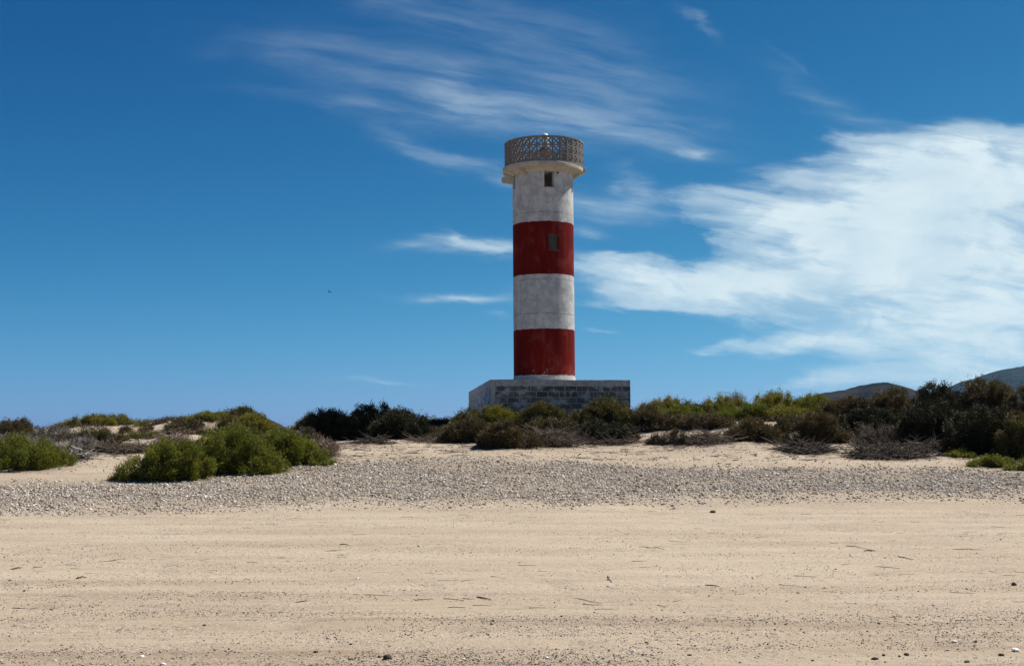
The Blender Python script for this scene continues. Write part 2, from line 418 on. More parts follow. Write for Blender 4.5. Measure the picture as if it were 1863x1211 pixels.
# ------------------------------------------------------------------ lighthouse
LD = 46.5                                   # distance of the tower's axis
TX = at(990.5, 690, LD).x
def lz(py, D=LD): return at(990, py, D).z
LEAN = -0.0062
RT = 55.8/F*LD
WR = (.62, .63, .62)
def m_paint(t, b):
    p = obj_co(t)
    s = t.new('ShaderNodeSeparateXYZ'); t.l.new(p, s.inputs[0])
    wob = t.math('MULTIPLY', t.math('SUBTRACT', t.noise(t.scale(p, (5, 5, 5)), 1.0, 4, .6), .5), .085)
    z = t.math('ADD', s.outputs[2], wob)
    def inband(lo, hi):
        return t.math('MULTIPLY', t.math('GREATER_THAN', z, lo), t.math('LESS_THAN', z, hi))
    red = t.math('MAXIMUM', inband(ZB1, ZB2), inband(ZB3, ZB4))
    # white coat: grey weathering, rain streaks, hairline joints
    st = t.noise(t.scale(p, (6, 6, .9)), 1.0, 5, .65)
    bl = t.noise(p, 2.6, 6, .68)
    sp = t.noise(p, 11, 5, .7)
    wc = t.mix(t.smooth(bl, .40, .60), C4((.53, .53, .51)), C4((.39, .39, .375)))
    wc = t.mix(t.smooth(st, .55, .72, 0, .5), wc, C4((.27, .26, .25)))
    wc = t.mix(t.smooth(t.noise(t.scale(p, (9, 9, 5)), 1.0, 6, .75),   .58, .67, 0, .42), wc, C4((.22, .215, .20)))
    wc = t.mix(t.smooth(sp, .62, .70, 0, .6), wc, C4((.15, .145, .135)))
    for zz in JOINTS:
        dj = t.math('ABSOLUTE', t.math('SUBTRACT', t.math('ADD', s.outputs[2], t.math('MULTIPLY', wob, .8)), zz))
        jm = t.math('MULTIPLY', t.smooth(dj, .035, .0), t.smooth(sp, .38, .6))
        wc = t.mix(t.math('MULTIPLY', jm, .75), wc, C4((.16, .155, .145)))
    rc = t.mix(t.smooth(bl, .35, .70), C4((.140, .0075, .0055)), C4((.100, .0068, .0055)))
    rc = t.mix(t.smooth(st, .52, .70, 0, .65), rc, C4((.215, .034, .024)))
    rc = t.mix(t.smooth(t.noise(t.scale(p, (10, 10, 1.2)), 1.0, 5, .7), .58, .70, 0, .55), rc, C4((.07, .010, .008)))
    rc = t.mix(t.smooth(t.noise(p, 1.3, 4, .6), .52, .66, 0, .4), rc, C4((.24, .05, .038)))
    rc = t.mix(t.smooth(sp, .66, .72, 0, .5), rc, C4((.06, .012, .010)))
    # chips low on the wall show the plaster
    low = t.smooth(s.outputs[2], ZB1+.30, ZB1-.02)
    ch = t.noise(p, 8.5, 4, .65)
    chm = t.math('MULTIPLY', low, t.smooth(ch, .64, .655))
    ch2 = t.smooth(t.noise(p, 6.0, 4, .65), .735, .745)
    red = t.math('MULTIPLY', red, t.math('SUBTRACT', 1.0, t.math('MAXIMUM', chm, ch2)))
    t.l.new(t.mix(red, wc, rc), b.inputs['Base Color'])
    hh = t.math('ADD', t.noise(p, 5, 5, .6), t.math('MULTIPLY', t.noise(p, 26, 4, .65), .35))
    t.l.new(t.bump(hh, .55, .035), b.inputs['Normal'])
    b.inputs['Roughness'].default_value = .85; b.inputs['Specular IOR Level'].default_value = .06
base_z = h1(TX, LD-3)
rootz = lz(692)                               # level of the plinth's top
ZB1, ZB2, ZB3, ZB4 = [v-rootz for v in (lz(684.3), lz(602), lz(505), lz(411))]
JOINTS = [lz(575)-rootz, lz(514)-rootz, lz(395)-rootz]
M_PAINT = material('painted plaster', m_paint, .75)
def m_plaster(c0, c1, c2):
    def f(t, b):
        p = obj_co(t)
        c = t.mix(t.smooth(t.noise(p, 3, 5, .65), .4, .65), C4(c0), C4(c1))
        c = t.mix(t.smooth(t.noise(t.scale(p, (7, 7, 1.5)), 1.0, 5, .65), .55, .72, 0, .6), c, C4(c2))
        t.l.new(c, b.inputs['Base Color'])
        t.l.new(t.bump(t.noise(p, 14, 5, .65), .5, .03), b.inputs['Normal'])
    return f
M_CREAM = material('cream plaster', m_plaster((.47, .43, .36), (.37, .335, .275), (.22, .19, .155)), .85)
M_FOOT = material('foot plaster', m_plaster((.50, .49, .46), (.36, .35, .33), (.2, .19, .17)), .85)
M_GREYC = material('grey concrete', m_plaster((.25, .235, .215), (.17, .16, .145), (.085, .07, .06)), .9)
M_RUST = material('rusty metal', m_plaster((.20, .07, .04), (.13, .045, .03), (.06, .03, .02)), .8)
M_LAMPW = material('white enamel', m_plaster((.80, .79, .72), (.72, .70, .62), (.5, .45, .36)), .4)
M_GREEN = material('grey green panel', m_plaster((.070, .080, .062), (.055, .060, .048), (.035, .035, .03)), .7)

house = empty('lighthouse', (TX, LD, rootz))
tag(house, 'round concrete lighthouse tower painted in red and white bands on a block plinth', 'lighthouse')
def cyl_pt(th, r, z): return (r*math.sin(th), -r*math.cos(th), z)

def tube_wall(name, r0, r1, z0, z1, holes, mat, nseg=160, nz=40):
    angs = list(np.linspace(-math.pi, math.pi, nseg, endpoint=False))
    zs = list(np.linspace(z0, z1, nz))
    for (a0, a1, b0, b1) in holes:
        angs = [a for a in angs if not (a0-.012 < a < a0+.012 or a1-.012 < a < a1+.012)] + [a0, a1]
        zs = [q for q in zs if not (abs(q-b0) < .03 or abs(q-b1) < .03)] + [b0, b1]
    angs = sorted(angs); zs = sorted(zs); n = len(angs); mz = len(zs)
    bm = bmesh.new()
    O = [[bm.verts.new(cyl_pt(a, r0, q)) for a in angs] for q in zs]
    I = [[bm.verts.new(cyl_pt(a, r1, q)) for a in angs] for q in zs]
    def ishole(a, b, q, s_):
        am = (a+b)/2; qm = (q+s_)/2
        return any(h[0] < am < h[1] and h[2] < qm < h[3] for h in holes)
    for j in range(mz-1):
        for i in range(n):
            i2 = (i+1) % n
            if i2 and ishole(angs[i], angs[i2], zs[j], zs[j+1]): continue
            f = bm.faces.new((O[j][i], O[j][i2], O[j+1][i2], O[j+1][i])); f.smooth = True
            f = bm.faces.new((I[j][i2], I[j][i], I[j+1][i], I[j+1][i2])); f.smooth = True
    for (a0, a1, b0, b1) in holes:          # reveals
        P_ = [(a0, b0), (a1, b0), (a1, b1), (a0, b1)]
        for k in range(4):
            p_, q_ = P_[k], P_[(k+1) % 4]
            bm.faces.new([bm.verts.new(cyl_pt(p_[0], r0, p_[1])), bm.verts.new(cyl_pt(p_[0], r1, p_[1])),
                          bm.verts.new(cyl_pt(q_[0], r1, q_[1])), bm.verts.new(cyl_pt(q_[0], r0, q_[1]))])
    return bm_obj(name, bm, mat, house)
def ang(px): return math.asin(max(-1, min(1, (px-990.2)/55.8)))
HOLES = [(ang(991.6), ang(1009), lz(339.5, LD-RT)-rootz, lz(311, LD-RT)-rootz),
         (-1.42, -1.13, lz(347)-rootz, lz(321)-rootz),
         (ang(998.5), ang(1016), lz(454, LD-RT)-rootz, lz(427.5, LD-RT)-rootz),
         (2.15, 2.55, lz(345)-rootz, lz(308)-rootz), (-2.6, -2.3, 3.5, 4.1)]  # first here: unseen rear opening, added to let light into the hollow shaft
ZSL = lz(308)-rootz-.28                          # underside of the flare
shaft = tube_wall('shaft', RT, RT-.20, -.25, lz(306)-rootz, HOLES, M_PAINT)
shaft.rotation_euler = (0, LEAN, 0)

def lathe(name, prof, mat, parent, n=128, smooth=True, closed=True):
    bm = bmesh.new()
    R = [[bm.verts.new(cyl_pt(2*math.pi*i/n, r, z)) for i in range(n)] for r, z in prof]
    m_ = len(prof)
    for j in range(m_ if closed else m_-1):
        a = R[j]; b = R[(j+1) % m_]
        for i in range(n):
            f = bm.faces.new((a[i], a[(i+1) % n], b[(i+1) % n], b[i])); f.smooth = smooth
    bmesh.ops.recalc_face_normals(bm, faces=bm.faces)
    o = bm_obj(name, bm, mat, parent)
    return o
def sharp(o, deg=35):
    me = o.data
    bm = bmesh.new(); bm.from_mesh(me)
    for e_ in bm.edges:
        if len(e_.link_faces) == 2 and e_.calc_face_angle(0) > math.radians(deg): e_.smooth = False
    bm.to_mesh(me); bm.free()
# foot ring, a rough white skirt
o = lathe('foot_ring', [(RT-.05, -.28), (RT+.02, -.28), (RT+.018, .08), (RT+.004, .11), (RT-.05, .11)], M_FOOT, house); sharp(o)

RG = 73.0/F*LD                               # gallery radius
zdk = lz(308)-rootz                          # deck level
fl = lathe('gallery_slab', [(RT-.12, ZSL-.02), (RT+.012, ZSL-.02), (RT+.05, zdk-.24), (RG-.16, zdk-.17), (RG+.012, zdk-.15), (RG+.03, zdk-.03), (RG+.02, zdk), (.30, zdk), (.30, zdk-.12), (RT-.12, zdk-.12)], M_CREAM, house)
sharp(fl, 40); fl.rotation_euler = (0, LEAN, 0)
# corbel beams under the slab, their ends showing past its rim
def corbel(th, z0r, z1r, z0t, z1t, r1, wd, side=0):
    bm = bmesh.new(); hw = wd/2
    pts = []
    for (r, za, zb, hh_) in ((RT-.10, z0r, z1r, hw), (r1, z0t, z1t, hw*.85)):
        for (s_, q) in ((-hh_, za), (hh_, za), (hh_, zb), (-hh_, zb)):
            pts.append(bm.verts.new((r*math.sin(th)+s_*math.cos(th), -r*math.cos(th)+s_*math.sin(th), q)))
    for f in ((0, 1, 2, 3), (7, 6, 5, 4), (0, 4, 5, 1), (1, 5, 6, 2), (2, 6, 7, 3), (3, 7, 4, 0)):
        bm.faces.new([pts[k] for k in f])
    bmesh.ops.recalc_face_normals(bm, faces=bm.faces)
    bmesh.ops.bevel(bm, geom=list(bm.edges), offset=.012, segments=1, affect='EDGES')
    c = bm_obj('corbel', bm, M_CREAM, house)
    return c
corbel(math.radians(-97), zdk-.58, zdk-.10, zdk-.47, zdk-.30, 78.5/F*LD, .22)
corbel(math.radians(-40), zdk-.50, zdk-.16, zdk-.27, zdk-.152, RG-.03, .16)
corbel(math.radians(88), zdk-.44, zdk-.12, zdk-.12, zdk+.03, 78/F*LD, .20)
corbel(math.radians(150), zdk-.52, zdk-.22, zdk-.30, zdk-.20, RG+.05, .18)

# parapet : three rows of pierced concrete blocks between two curbs
para = empty('parapet', (0, 0, zdk)); para.parent = house; para.rotation_euler = (0, LEAN, 0)
NB = 32; PH_ = lz(263)-rootz-zdk; RB = RG-.055
cw = 2*math.pi*RB/NB; bh = (PH_-.075)/3
def block_mesh():
    bm = bmesh.new()
    def bar(p, q, wd, dp):
        p = Vector((p[0], 0, p[1])); q = Vector((q[0], 0, q[1])); dv = (q-p).normalized(); nv = Vector((-dv.z, 0, dv.x))*wd/2
        V_ = [bm.verts.new(v+Vector((0, s_*dp/2, 0))) for s_ in (-1, 1) for v in (p-nv, q-nv, q+nv, p+nv)]
        for f in ((3, 2, 1, 0), (4, 5, 6, 7), (0, 1, 5, 4), (1, 2, 6, 5), (2, 3, 7, 6), (3, 0, 4, 7)): bm.faces.new([V_[k] for k in f])
    a = cw/2-.002; c = bh/2-.002; t_ = .025
    bar((-a, -c+t_/2), (a, -c+t_/2), t_, .090); bar((-a, c-t_/2), (a, c-t_/2), t_, .090)
    bar((-a+t_/2, -c+t_), (-a+t_/2, c-t_), t_, .094); bar((a-t_/2, -c+t_), (a-t_/2, c-t_), t_, .094)
    bar((-a+t_, -c+t_), (a-t_, c-t_), .019, .078); bar((-a+t_, c-t_), (a-t_, -c+t_), .019, .074)
    # petals : an arc bulging inward from every side
    for k in range(4):
        prev = None
        for i in range(7):
            s_ = -1+2*i/6; dep = .105*(1-s_*s_)
            u_ = s_*(a-t_); q = [(u_, -c+t_+dep), (u_, c-t_-dep), (-a+t_+dep, u_*c/a), (a-t_-dep, u_*c/a)][k]
            if prev: bar(prev, q, .018, .083-.002*k-.0007*i)
            prev = q
    bmesh.ops.recalc_face_normals(bm, faces=bm.faces)
    me = bpy.data.meshes.new('lattice_block'); bm.to_mesh(me); bm.free(); me.materials.append(M_GREYC)
    return me
bme = block_mesh()
for r_ in range(3):
    for k in range(NB):
        th = 2*math.pi*(k+.5)/NB
        o = bpy.data.objects.new('lattice_block', bme); COL.objects.link(o); o.parent = para
        o.location = cyl_pt(th, RB*math.cos(math.pi/NB), .035+bh*(r_+.5)); o.rotation_euler = (0, 0, th)
o = lathe('curb', [(RB-.065, .002), (RB+.052, .002), (RB+.052, .035), (RB-.065, .035)], M_GREYC, para); sharp(o)
o = lathe('coping', [(RB-.06, PH_-.04), (RB+.058, PH_-.04), (RB+.058, PH_), (RB-.06, PH_)], M_GREYC, para); sharp(o)
# beacon on a stub mast
bx_ = (992.5-990.5)/F*LD
bea = empty('beacon', (bx_, 0, zdk)); bea.parent = house
ZL = lz(243)-rootz-zdk
lathe('pedestal', [(.001, 0), (.17, 0), (.15, .12), (.085, .14), (.085, .50), (.001, .50)], M_LAMPW, bea, 20, closed=False)
lathe('lamp_drum', [(.001, .45), (.20, .45), (.21, .50), (.21, .76), (.18, .80), (.001, .80)], M_RUST, bea, 24, closed=False)
lathe('lamp_cap', [(.001, .80), (.12, .80), (.13, .85), (.13, ZL-.10), (.10, ZL-.03), (.04, ZL), (.001, ZL)], M_LAMPW, bea, 24, closed=False)
for (x_, h_) in ((-.45, .82), (-.38, .55), (.46, .62)):
    bm = bmesh.new()
    bmesh.ops.create_cone(bm, cap_ends=True, segments=8, radius1=.018, radius2=.018, depth=h_, matrix=__import__('mathutils').Matrix.Translation((x_, .2, h_/2)))
    bm_obj('stay_rod', bm, M_RUST, bea)

M_REDSILL = material('weathered red sill', m_plaster((.22, .10, .085), (.15, .05, .04), (.08, .03, .025)), .9)
# window fittings
def curved_panel(name, a0, a1, b0, b1, r, mat, th=.03, n=6):
    bm = bmesh.new(); V_ = []
    for rr in (r, r-th):
        V_.append([[bm.verts.new(cyl_pt(a0+(a1-a0)*i/n, rr, q)) for i in range(n+1)] for q in (b0, b1)])
    for k in (0, 1):
        for i in range(n):
            bm.faces.new((V_[k][0][i], V_[k][0][i+1], V_[k][1][i+1], V_[k][1][i]))
    for i in range(n):
        bm.faces.new((V_[0][0][i], V_[0][0][i+1], V_[1][0][i+1], V_[1][0][i]))
        bm.faces.new((V_[0][1][i], V_[0][1][i+1], V_[1][1][i+1], V_[1][1][i]))
    for e_ in (0, n):
        bm.faces.new((V_[0][0][e_], V_[0][1][e_], V_[1][1][e_], V_[1][0][e_]))
    bmesh.ops.recalc_face_normals(bm, faces=bm.faces)
    return bm_obj(name, bm, mat, house)
h_ = HOLES[2]
o = curved_panel('window_panel', h_[0]+.002, h_[1]-.002, h_[2]+.002, h_[3]-.002, RT-.06, M_GREEN); o.rotation_euler = (0, LEAN, 0)
o = curved_panel('window_sill', h_[0]-.03, h_[1]+.03, h_[2]-.03, h_[2]-.002, RT+.012, M_REDSILL, .10); o.rotation_euler = (0, LEAN, 0)
o = curved_panel('window_lintel', h_[0]-.02, h_[1]+.02, h_[3]+.002, h_[3]+.03, RT+.008, M_REDSILL, .10); o.rotation_euler = (0, LEAN, 0)
h_ = HOLES[0]
o = curved_panel('window_sill', h_[0]-.01, h_[1]+.01, h_[2]-.03, h_[2]-.002, RT+.012, M_CREAM, .10); o.rotation_euler = (0, LEAN, 0)
# small vent hole beside the upper window: a dark pipe end
bm = bmesh.new()
bmesh.ops.create_cone(bm, cap_ends=True, segments=12, radius1=.035, radius2=.035, depth=.06)
o = bm_obj('vent_pipe', bm, M_RUST, house)
th = ang(1014); o.location = cyl_pt(th, RT-.005, lz(313.5, LD-RT)-rootz); o.rotation_euler = (math.pi/2, 0, th)

# plinth : long box of concrete blocks with plastered corners and ring beam
def m_block(t, b):
    p = obj_co(t)
    s = t.new('ShaderNodeSeparateXYZ'); t.l.new(p, s.inputs[0])
    gn = t.new('ShaderNodeNewGeometry')
    sn = t.new('ShaderNodeSeparateXYZ')
    tn = t.new('ShaderNodeVectorTransform'); tn.convert_from = 'WORLD'; tn.convert_to = 'OBJECT'; tn.vector_type = 'NORMAL'
    t.l.new(gn.outputs['True Normal'], tn.inputs[0]); t.l.new(tn.outputs[0], sn.inputs[0])
    sidef = t.math('GREATER_THAN', t.math('ABSOLUTE', sn.outputs[0]), .7)
    uu = t.math('ADD', t.math('MULTIPLY', s.outputs[0], t.math('SUBTRACT', 1.0, sidef)), t.math('MULTIPLY', s.outputs[1], sidef))
    cb = t.new('ShaderNodeCombineXYZ')
    t.l.new(uu, cb.inputs[0]); t.l.new(t.math('SUBTRACT', s.outputs[2], .014), cb.inputs[1])
    wv = t.vmath('SUBTRACT', t.noise(p, 6, 3, .6, out=1), (.5, .5, .5))
    cv_ = t.vmath('ADD', cb.outputs[0], t.scale(wv, (.035, .035, 0)))
    br = t.new('ShaderNodeTexBrick'); t.l.new(cv_, br.inputs['Vector'])
    br.inputs['Scale'].default_value = 1.0; br.inputs['Brick Width'].default_value = .395; br.inputs['Row Height'].default_value = .205
    br.inputs['Mortar Size'].default_value = .020; br.inputs['Mortar Smooth'].default_value = .3; br.inputs['Bias'].default_value = -.1
    br.offset = .5
    br.inputs['Color1'].default_value = (.072, .068, .056, 1); br.inputs['Color2'].default_value = (.17, .155, .125, 1)
    br.inputs['Mortar'].default_value = (.31, .29, .255, 1)
    blk = t.noise(t.scale(p, (2.2, 2.2, 3.0)), 1.0, 5, .62)
    ren = t.mix(t.smooth(t.noise(p, 5, 5, .7), .4, .65), C4((.50, .465, .41)), C4((.32, .30, .265)))
    # how bare the blockwork is: full below the ring beam, none on the corner pillar
    bare = t.smooth(blk, .38, .52, .08, 1.0)
    bare = t.math('MULTIPLY', bare, t.smooth(s.outputs[2], -.205, -.235))
    bare = t.math('MULTIPLY', bare, t.smooth(t.math('ADD', s.outputs[0], t.math('MULTIPLY', sidef, 10.)), .14, .20))
    bare = t.math('MULTIPLY', bare, t.math('SUBTRACT', 1.0, t.math('MULTIPLY', sidef, t.smooth(blk, .57, .54, .0, .97))))
    c = t.mix(bare, ren, br.outputs['Color'])
    side_c = t.mix(t.smooth(t.noise(p, 4, 5, .7), .42, .64), C4((.58, .58, .57)), C4((.36, .365, .365)))
    c = t.mix(t.math('MULTIPLY', t.math('MULTIPLY', sidef, t.smooth(sn.outputs[0], 0, -.5)), t.math('SUBTRACT', 1., bare)), c, side_c)
    c = t.mix(t.smooth(t.noise(t.scale(p, (5, 5, 1.2)), 1.0, 5, .65), .55, .75, 0, .5), c, C4((.13, .12, .10)))
    t.l.new(c, b.inputs['Base Color'])
    hh = t.math('ADD', t.math('MULTIPLY', t.math('MULTIPLY', br.outputs['Fac'], bare), -1.2), t.math('MULTIPLY', t.noise(p, 20, 5, .65), .9))
    t.l.new(t.bump(hh, .7, .02), b.inputs['Normal'])
M_BLOCK = material('concrete block wall', m_block, .92)
c0 = at(892, 690, 43.0); c1 = at(853, 713.5, 54.2)
dx, dy = (c1-c0).x, (c1-c0).y
a_ = math.atan2(-dx, dy)
Lf = 4.83; Ls = math.hypot(dx, dy)
bm = bmesh.new()
zt = 0.0; zb = -2.4
V_ = [bm.verts.new(v) for v in ((0, 0, zb), (Lf, 0, zb), (Lf, Ls, zb), (0, Ls, zb), (0, 0, zt), (Lf, 0, zt), (Lf, Ls, zt), (0, Ls, zt))]
for f in ((3, 2, 1, 0), (4, 5, 6, 7), (0, 1, 5, 4), (1, 2, 6, 5), (2, 3, 7, 6), (3, 0, 4, 7)): bm.faces.new([V_[k] for k in f])
bmesh.ops.subdivide_edges(bm, edges=list(bm.edges), cuts=24, use_grid_fill=True)
for v in bm.verts:
    v.co += Vector((vnoise([v.co.x*3], [v.co.z*3+v.co.y], 3)[0], vnoise([v.co.y*3+v.co.x*2], [v.co.z*3], 4)[0], .9*vnoise([v.co.x*4], [v.co.y*4+v.co.z*2], 5)[0]))*.018
pl = bm_obj('plinth', bm, M_BLOCK, house)
pl.location = (c0.x-TX, c0.y-LD, c0.z-rootz); pl.rotation_euler = (0, 0, a_)

# ------------------------------------------------------------------ scrub
rng = np.random.default_rng(7)
def tubes(paths, radii, sides=4):
    """paths (n,k,3), radii (n,k) -> verts, quads"""
    paths = np.asarray(paths, float); n, k, _ = paths.shape
    dv = np.gradient(paths, axis=1); dv /= np.linalg.norm(dv, axis=2, keepdims=True)+1e-9
    ref = np.where(np.abs(dv[..., 2:3]) > .9, np.array([1., 0, 0]), np.array([0, 0, 1.]))
    a = np.cross(dv, ref); a /= np.linalg.norm(a, axis=2, keepdims=True)+1e-9
    b = np.cross(dv, a)
    an = 2*np.pi*np.arange(sides)/sides
    V = paths[:, :, None, :] + radii[:, :, None, None]*(a[:, :, None, :]*np.cos(an)[None, None, :, None] + b[:, :, None, :]*np.sin(an)[None, None, :, None])
    idx = np.arange(n*k*sides).reshape(n, k, sides)
    i0 = idx[:, :-1, :]; i1 = idx[:, 1:, :]
    Fq = np.stack([i0, np.roll(i0, -1, 2), np.roll(i1, -1, 2), i1], -1).reshape(-1, 4)
    return V.reshape(-1, 3), Fq
def bent(p0, d, L, k, curl, up=0.0):
    """n curved paths of k points"""
    n = len(p0); out = [p0]; p = p0; d = d/np.linalg.norm(d, axis=1, keepdims=True)
    for i in range(k-1):
        p = p + d*(L/(k-1))[:, None]; out.append(p)
        d = d + rng.normal(0, curl, (n, 3)) + np.array([0, 0, up]); d /= np.linalg.norm(d, axis=1, keepdims=True)
    return np.stack(out, 1)
def leaves(C, D, n_per, L, spread, wr=.36):
    """fans of n_per leaves round each sprig centre"""
    n = len(C)*n_per
    c = np.repeat(C, n_per, 0) + rng.normal(0, L*.8, (n, 3))
    d = np.repeat(D, n_per, 0) + rng.normal(0, spread, (n, 3)); d /= np.linalg.norm(d, axis=1, keepdims=True)+1e-9
    s = np.cross(d, rng.normal(0, 1, (n, 3))); s /= np.linalg.norm(s, axis=1, keepdims=True)+1e-9
    nn = np.cross(d, s)
    l = (L*rng.uniform(.6, 1.3, n))[:, None]; wd = l*wr
    V = np.stack([c-d*l*.5, c+s*wd*.5+nn*l*.08, c+d*l*.5, c-s*wd*.5+nn*l*.08], 1).reshape(-1, 3)
    return V, np.arange(n*4).reshape(n, 4)
FOOT = []   # footprints for the litter on the ground
def shrub(kind, name, label, x0, x1, top, foot=None, Y=None, dens=1.0, depth=.8, leaf=.060, bark='brown', lumps=None, twigs=140, flat=.6, asym=0, cat='shrub', group=None, spiky=.0, drop=0.0):
    xc = (x0+x1)/2; x0, x1 = xc-(xc-x0)*1.10, xc+(x1-xc)*1.10
    if Y is None:
        p = hit(xc, foot); Y = p[1]
        Wd = uv(x1, 700)[0]*Y - uv(x0, 700)[0]*Y
        Y = Y + min(.38*Wd*depth, 1.6)
    cx = uv(xc, 700)[0]*Y; Wd = (uv(x1, 700)[0]-uv(x0, 700)[0])*Y
    a = Wd/2; b_ = max(.35, min(a*depth, 1.7))
    gz = h1(cx, Y)
    Hh = max(.18, EYE+uv(xc, top)[1]*Y-gz)
    gl = min(h1(cx, Y), h1(cx, Y-b_*.8))
    FOOT.append((cx, Y, a, b_))
    root = empty(name, (cx, Y, gz-.02)); tag(root, label, cat, group)
    # lobes
    nl = lumps or int(np.clip(6+a*b_*9+3.2*a/Hh, 8, 36))
    r = np.sqrt(rng.uniform(0, 1, nl)); th = rng.uniform(0, 2*np.pi, nl)
    lx = r*np.cos(th); ly = r*np.sin(th)
    # ring of low lobes so that the skirt reaches the ground
    prof = (1-np.clip(np.abs(lx-asym*.35), 0, 1)**(2.6))*(1-.35*ly**2)
    rl = Hh*rng.uniform(.34, .52, nl)
    rl = np.minimum(rl, a*.55)
    lz_ = np.maximum(Hh*prof*rng.uniform(.88, 1.14, nl)-rl*.85, rl*.25)
    cxs = lx*(a-rl*.55); cys = ly*np.maximum(b_-rl*.75, .1)
    cgz = H(cx+cxs, Y+cys)-gz
    C = np.stack([cxs, cys, lz_+cgz*.8], 1)
    R = np.stack([rl*1.15, rl*1.1, rl*(flat+.35)], 1)
    # a column of foliage fills each lobe down to the ground
    area = (rl**2).sum()*8 + a*b_*5
    ns = int(np.clip(area*290*dens, 150, 7500))
    pk = rng.choice(nl, ns, p=(rl**2)/(rl**2).sum())
    v = rng.normal(0, 1, (ns, 3)); v /= np.linalg.norm(v, axis=1, keepdims=True)
    rad = rng.uniform(.62, 1.06, ns)**.6
    Pp = C[pk] + v*R[pk]*rad[:, None]
    # gather the sprigs into tufts with gaps between them
    nt_ = int(np.clip(ns/34, 14, 170)); tid = rng.integers(0, nt_, ns)
    cen = rng.choice(ns, nt_, replace=False)
    d2 = ((Pp[:, None, :]-Pp[cen][None])**2).sum(2); near_ = d2.argmin(1)
    keep_ = rng.uniform(.45, .80, ns)[:, None]
    tsz = rng.uniform(.0, 1, nt_)
    Pp = Pp*(1-keep_*.8)+Pp[cen][near_]*keep_*.8 + rng.normal(0, .028, (ns, 3))
    Pp += (v[cen]*(tsz[:, None]-.45)*.14*min(Hh+.3, 1.3))[near_]*(.5+.5*tsz[near_][:, None])
    pk_t = near_
    low = rng.uniform(0, 1, ns) < .30
    Pp[low, 2] = Pp[low, 2]*rng.uniform(0, 1, low.sum())
    g_ = H(cx+Pp[:, 0], Y+Pp[:, 1])-gz
    Pp[:, 2] = np.maximum(Pp[:, 2], g_+.02+.05*rng.uniform(0, 1, ns))
    Dd = v*np.array([1, 1, .8])+np.array([0, 0, .55])
    Dd /= np.linalg.norm(Dd, axis=1, keepdims=True)
    if spiky > 0:       # upright shoots that break the outline
        k = int(ns*spiky); ii = rng.choice(ns, k)
        up = rng.uniform(.05, .22, (k, 1))*np.array([[.25, .1, 1.0]])*(Hh**.5)
        Pp[ii] += up*(v[ii, 2:3] > 0.1)
    npl = 9
    V, Fq = leaves(Pp, Dd, npl, leaf, .55, wr=.34 if kind != 'grey' else .15)
    lt = rng.uniform(.15, .85, nl)
    tt_ = rng.uniform(0, 1, nt_)
    tone = lt[pk]*.35 + tt_[pk_t]*.35 + rng.uniform(0, 1, ns)*.15 + .15*np.clip(fbm(Pp[:, 0]*3, Pp[:, 2]*3+Pp[:, 1]*2, 77, 2)+.5, 0, 1)
    if kind in LEAF and dens > 0:
        np_mesh('foliage', V, Fq, LEAF[kind], root, attr={'tone': np.repeat(tone, npl*4)})
    # branches
    nb = int(np.clip(nl*2, 10, 40)); q = rng.integers(0, nl, nb)
    p0 = np.stack([C[q, 0]*.02, C[q, 1]*.02, np.full(nb, .0)], 1); p0[:, 2] = H(cx+p0[:, 0], Y+p0[:, 1])-gz-.03
    p3 = C[q]+rng.normal(0, .1, (nb, 3))*rl[q][:, None]; p3[:, 2] = np.maximum(p3[:, 2], .05)
    tt = np.linspace(0, 1, 6)[None, :, None]
    mid = p0+(p3-p0)*np.array([[.65, .65, .25]])
    paths = (1-tt)**2*p0[:, None]+2*tt*(1-tt)*mid[:, None]+tt**2*p3[:, None]+rng.normal(0, .018, (nb, 6, 3))
    rr = np.linspace(.022, .007, 6)[None, :]*rng.uniform(.7, 1.4, (nb, 1))
    V1, F1 = tubes(paths, rr, 5); Vs = [V1]; Fs = [F1]; off = len(V1)
    if twigs:
        nt = int(twigs); q = rng.integers(0, ns, nt)
        st = Pp[q]*np.array([.88, .88, .80]); dd = v[q]*.8+np.array([0, 0, .55])+rng.normal(0, .35, (nt, 3))
        L = rng.uniform(.10, .36, nt)*min(1.3, Hh+.25)
        pa = bent(st, dd, L, 4, .22, .04)
        pa[:, :, 2] = np.maximum(pa[:, :, 2], H(cx+pa[:, :, 0], Y+pa[:, :, 1])-gz+.01)
        V2, F2 = tubes(pa, np.linspace(.0085, .0028, 4)[None, :]*rng.uniform(.6, 1.3, (nt, 1)), 3)
        Vs.append(V2); Fs.append(F2+off)
    np_mesh('branches', np.concatenate(Vs), np.concatenate(Fs), BARK[bark], root)
    return root
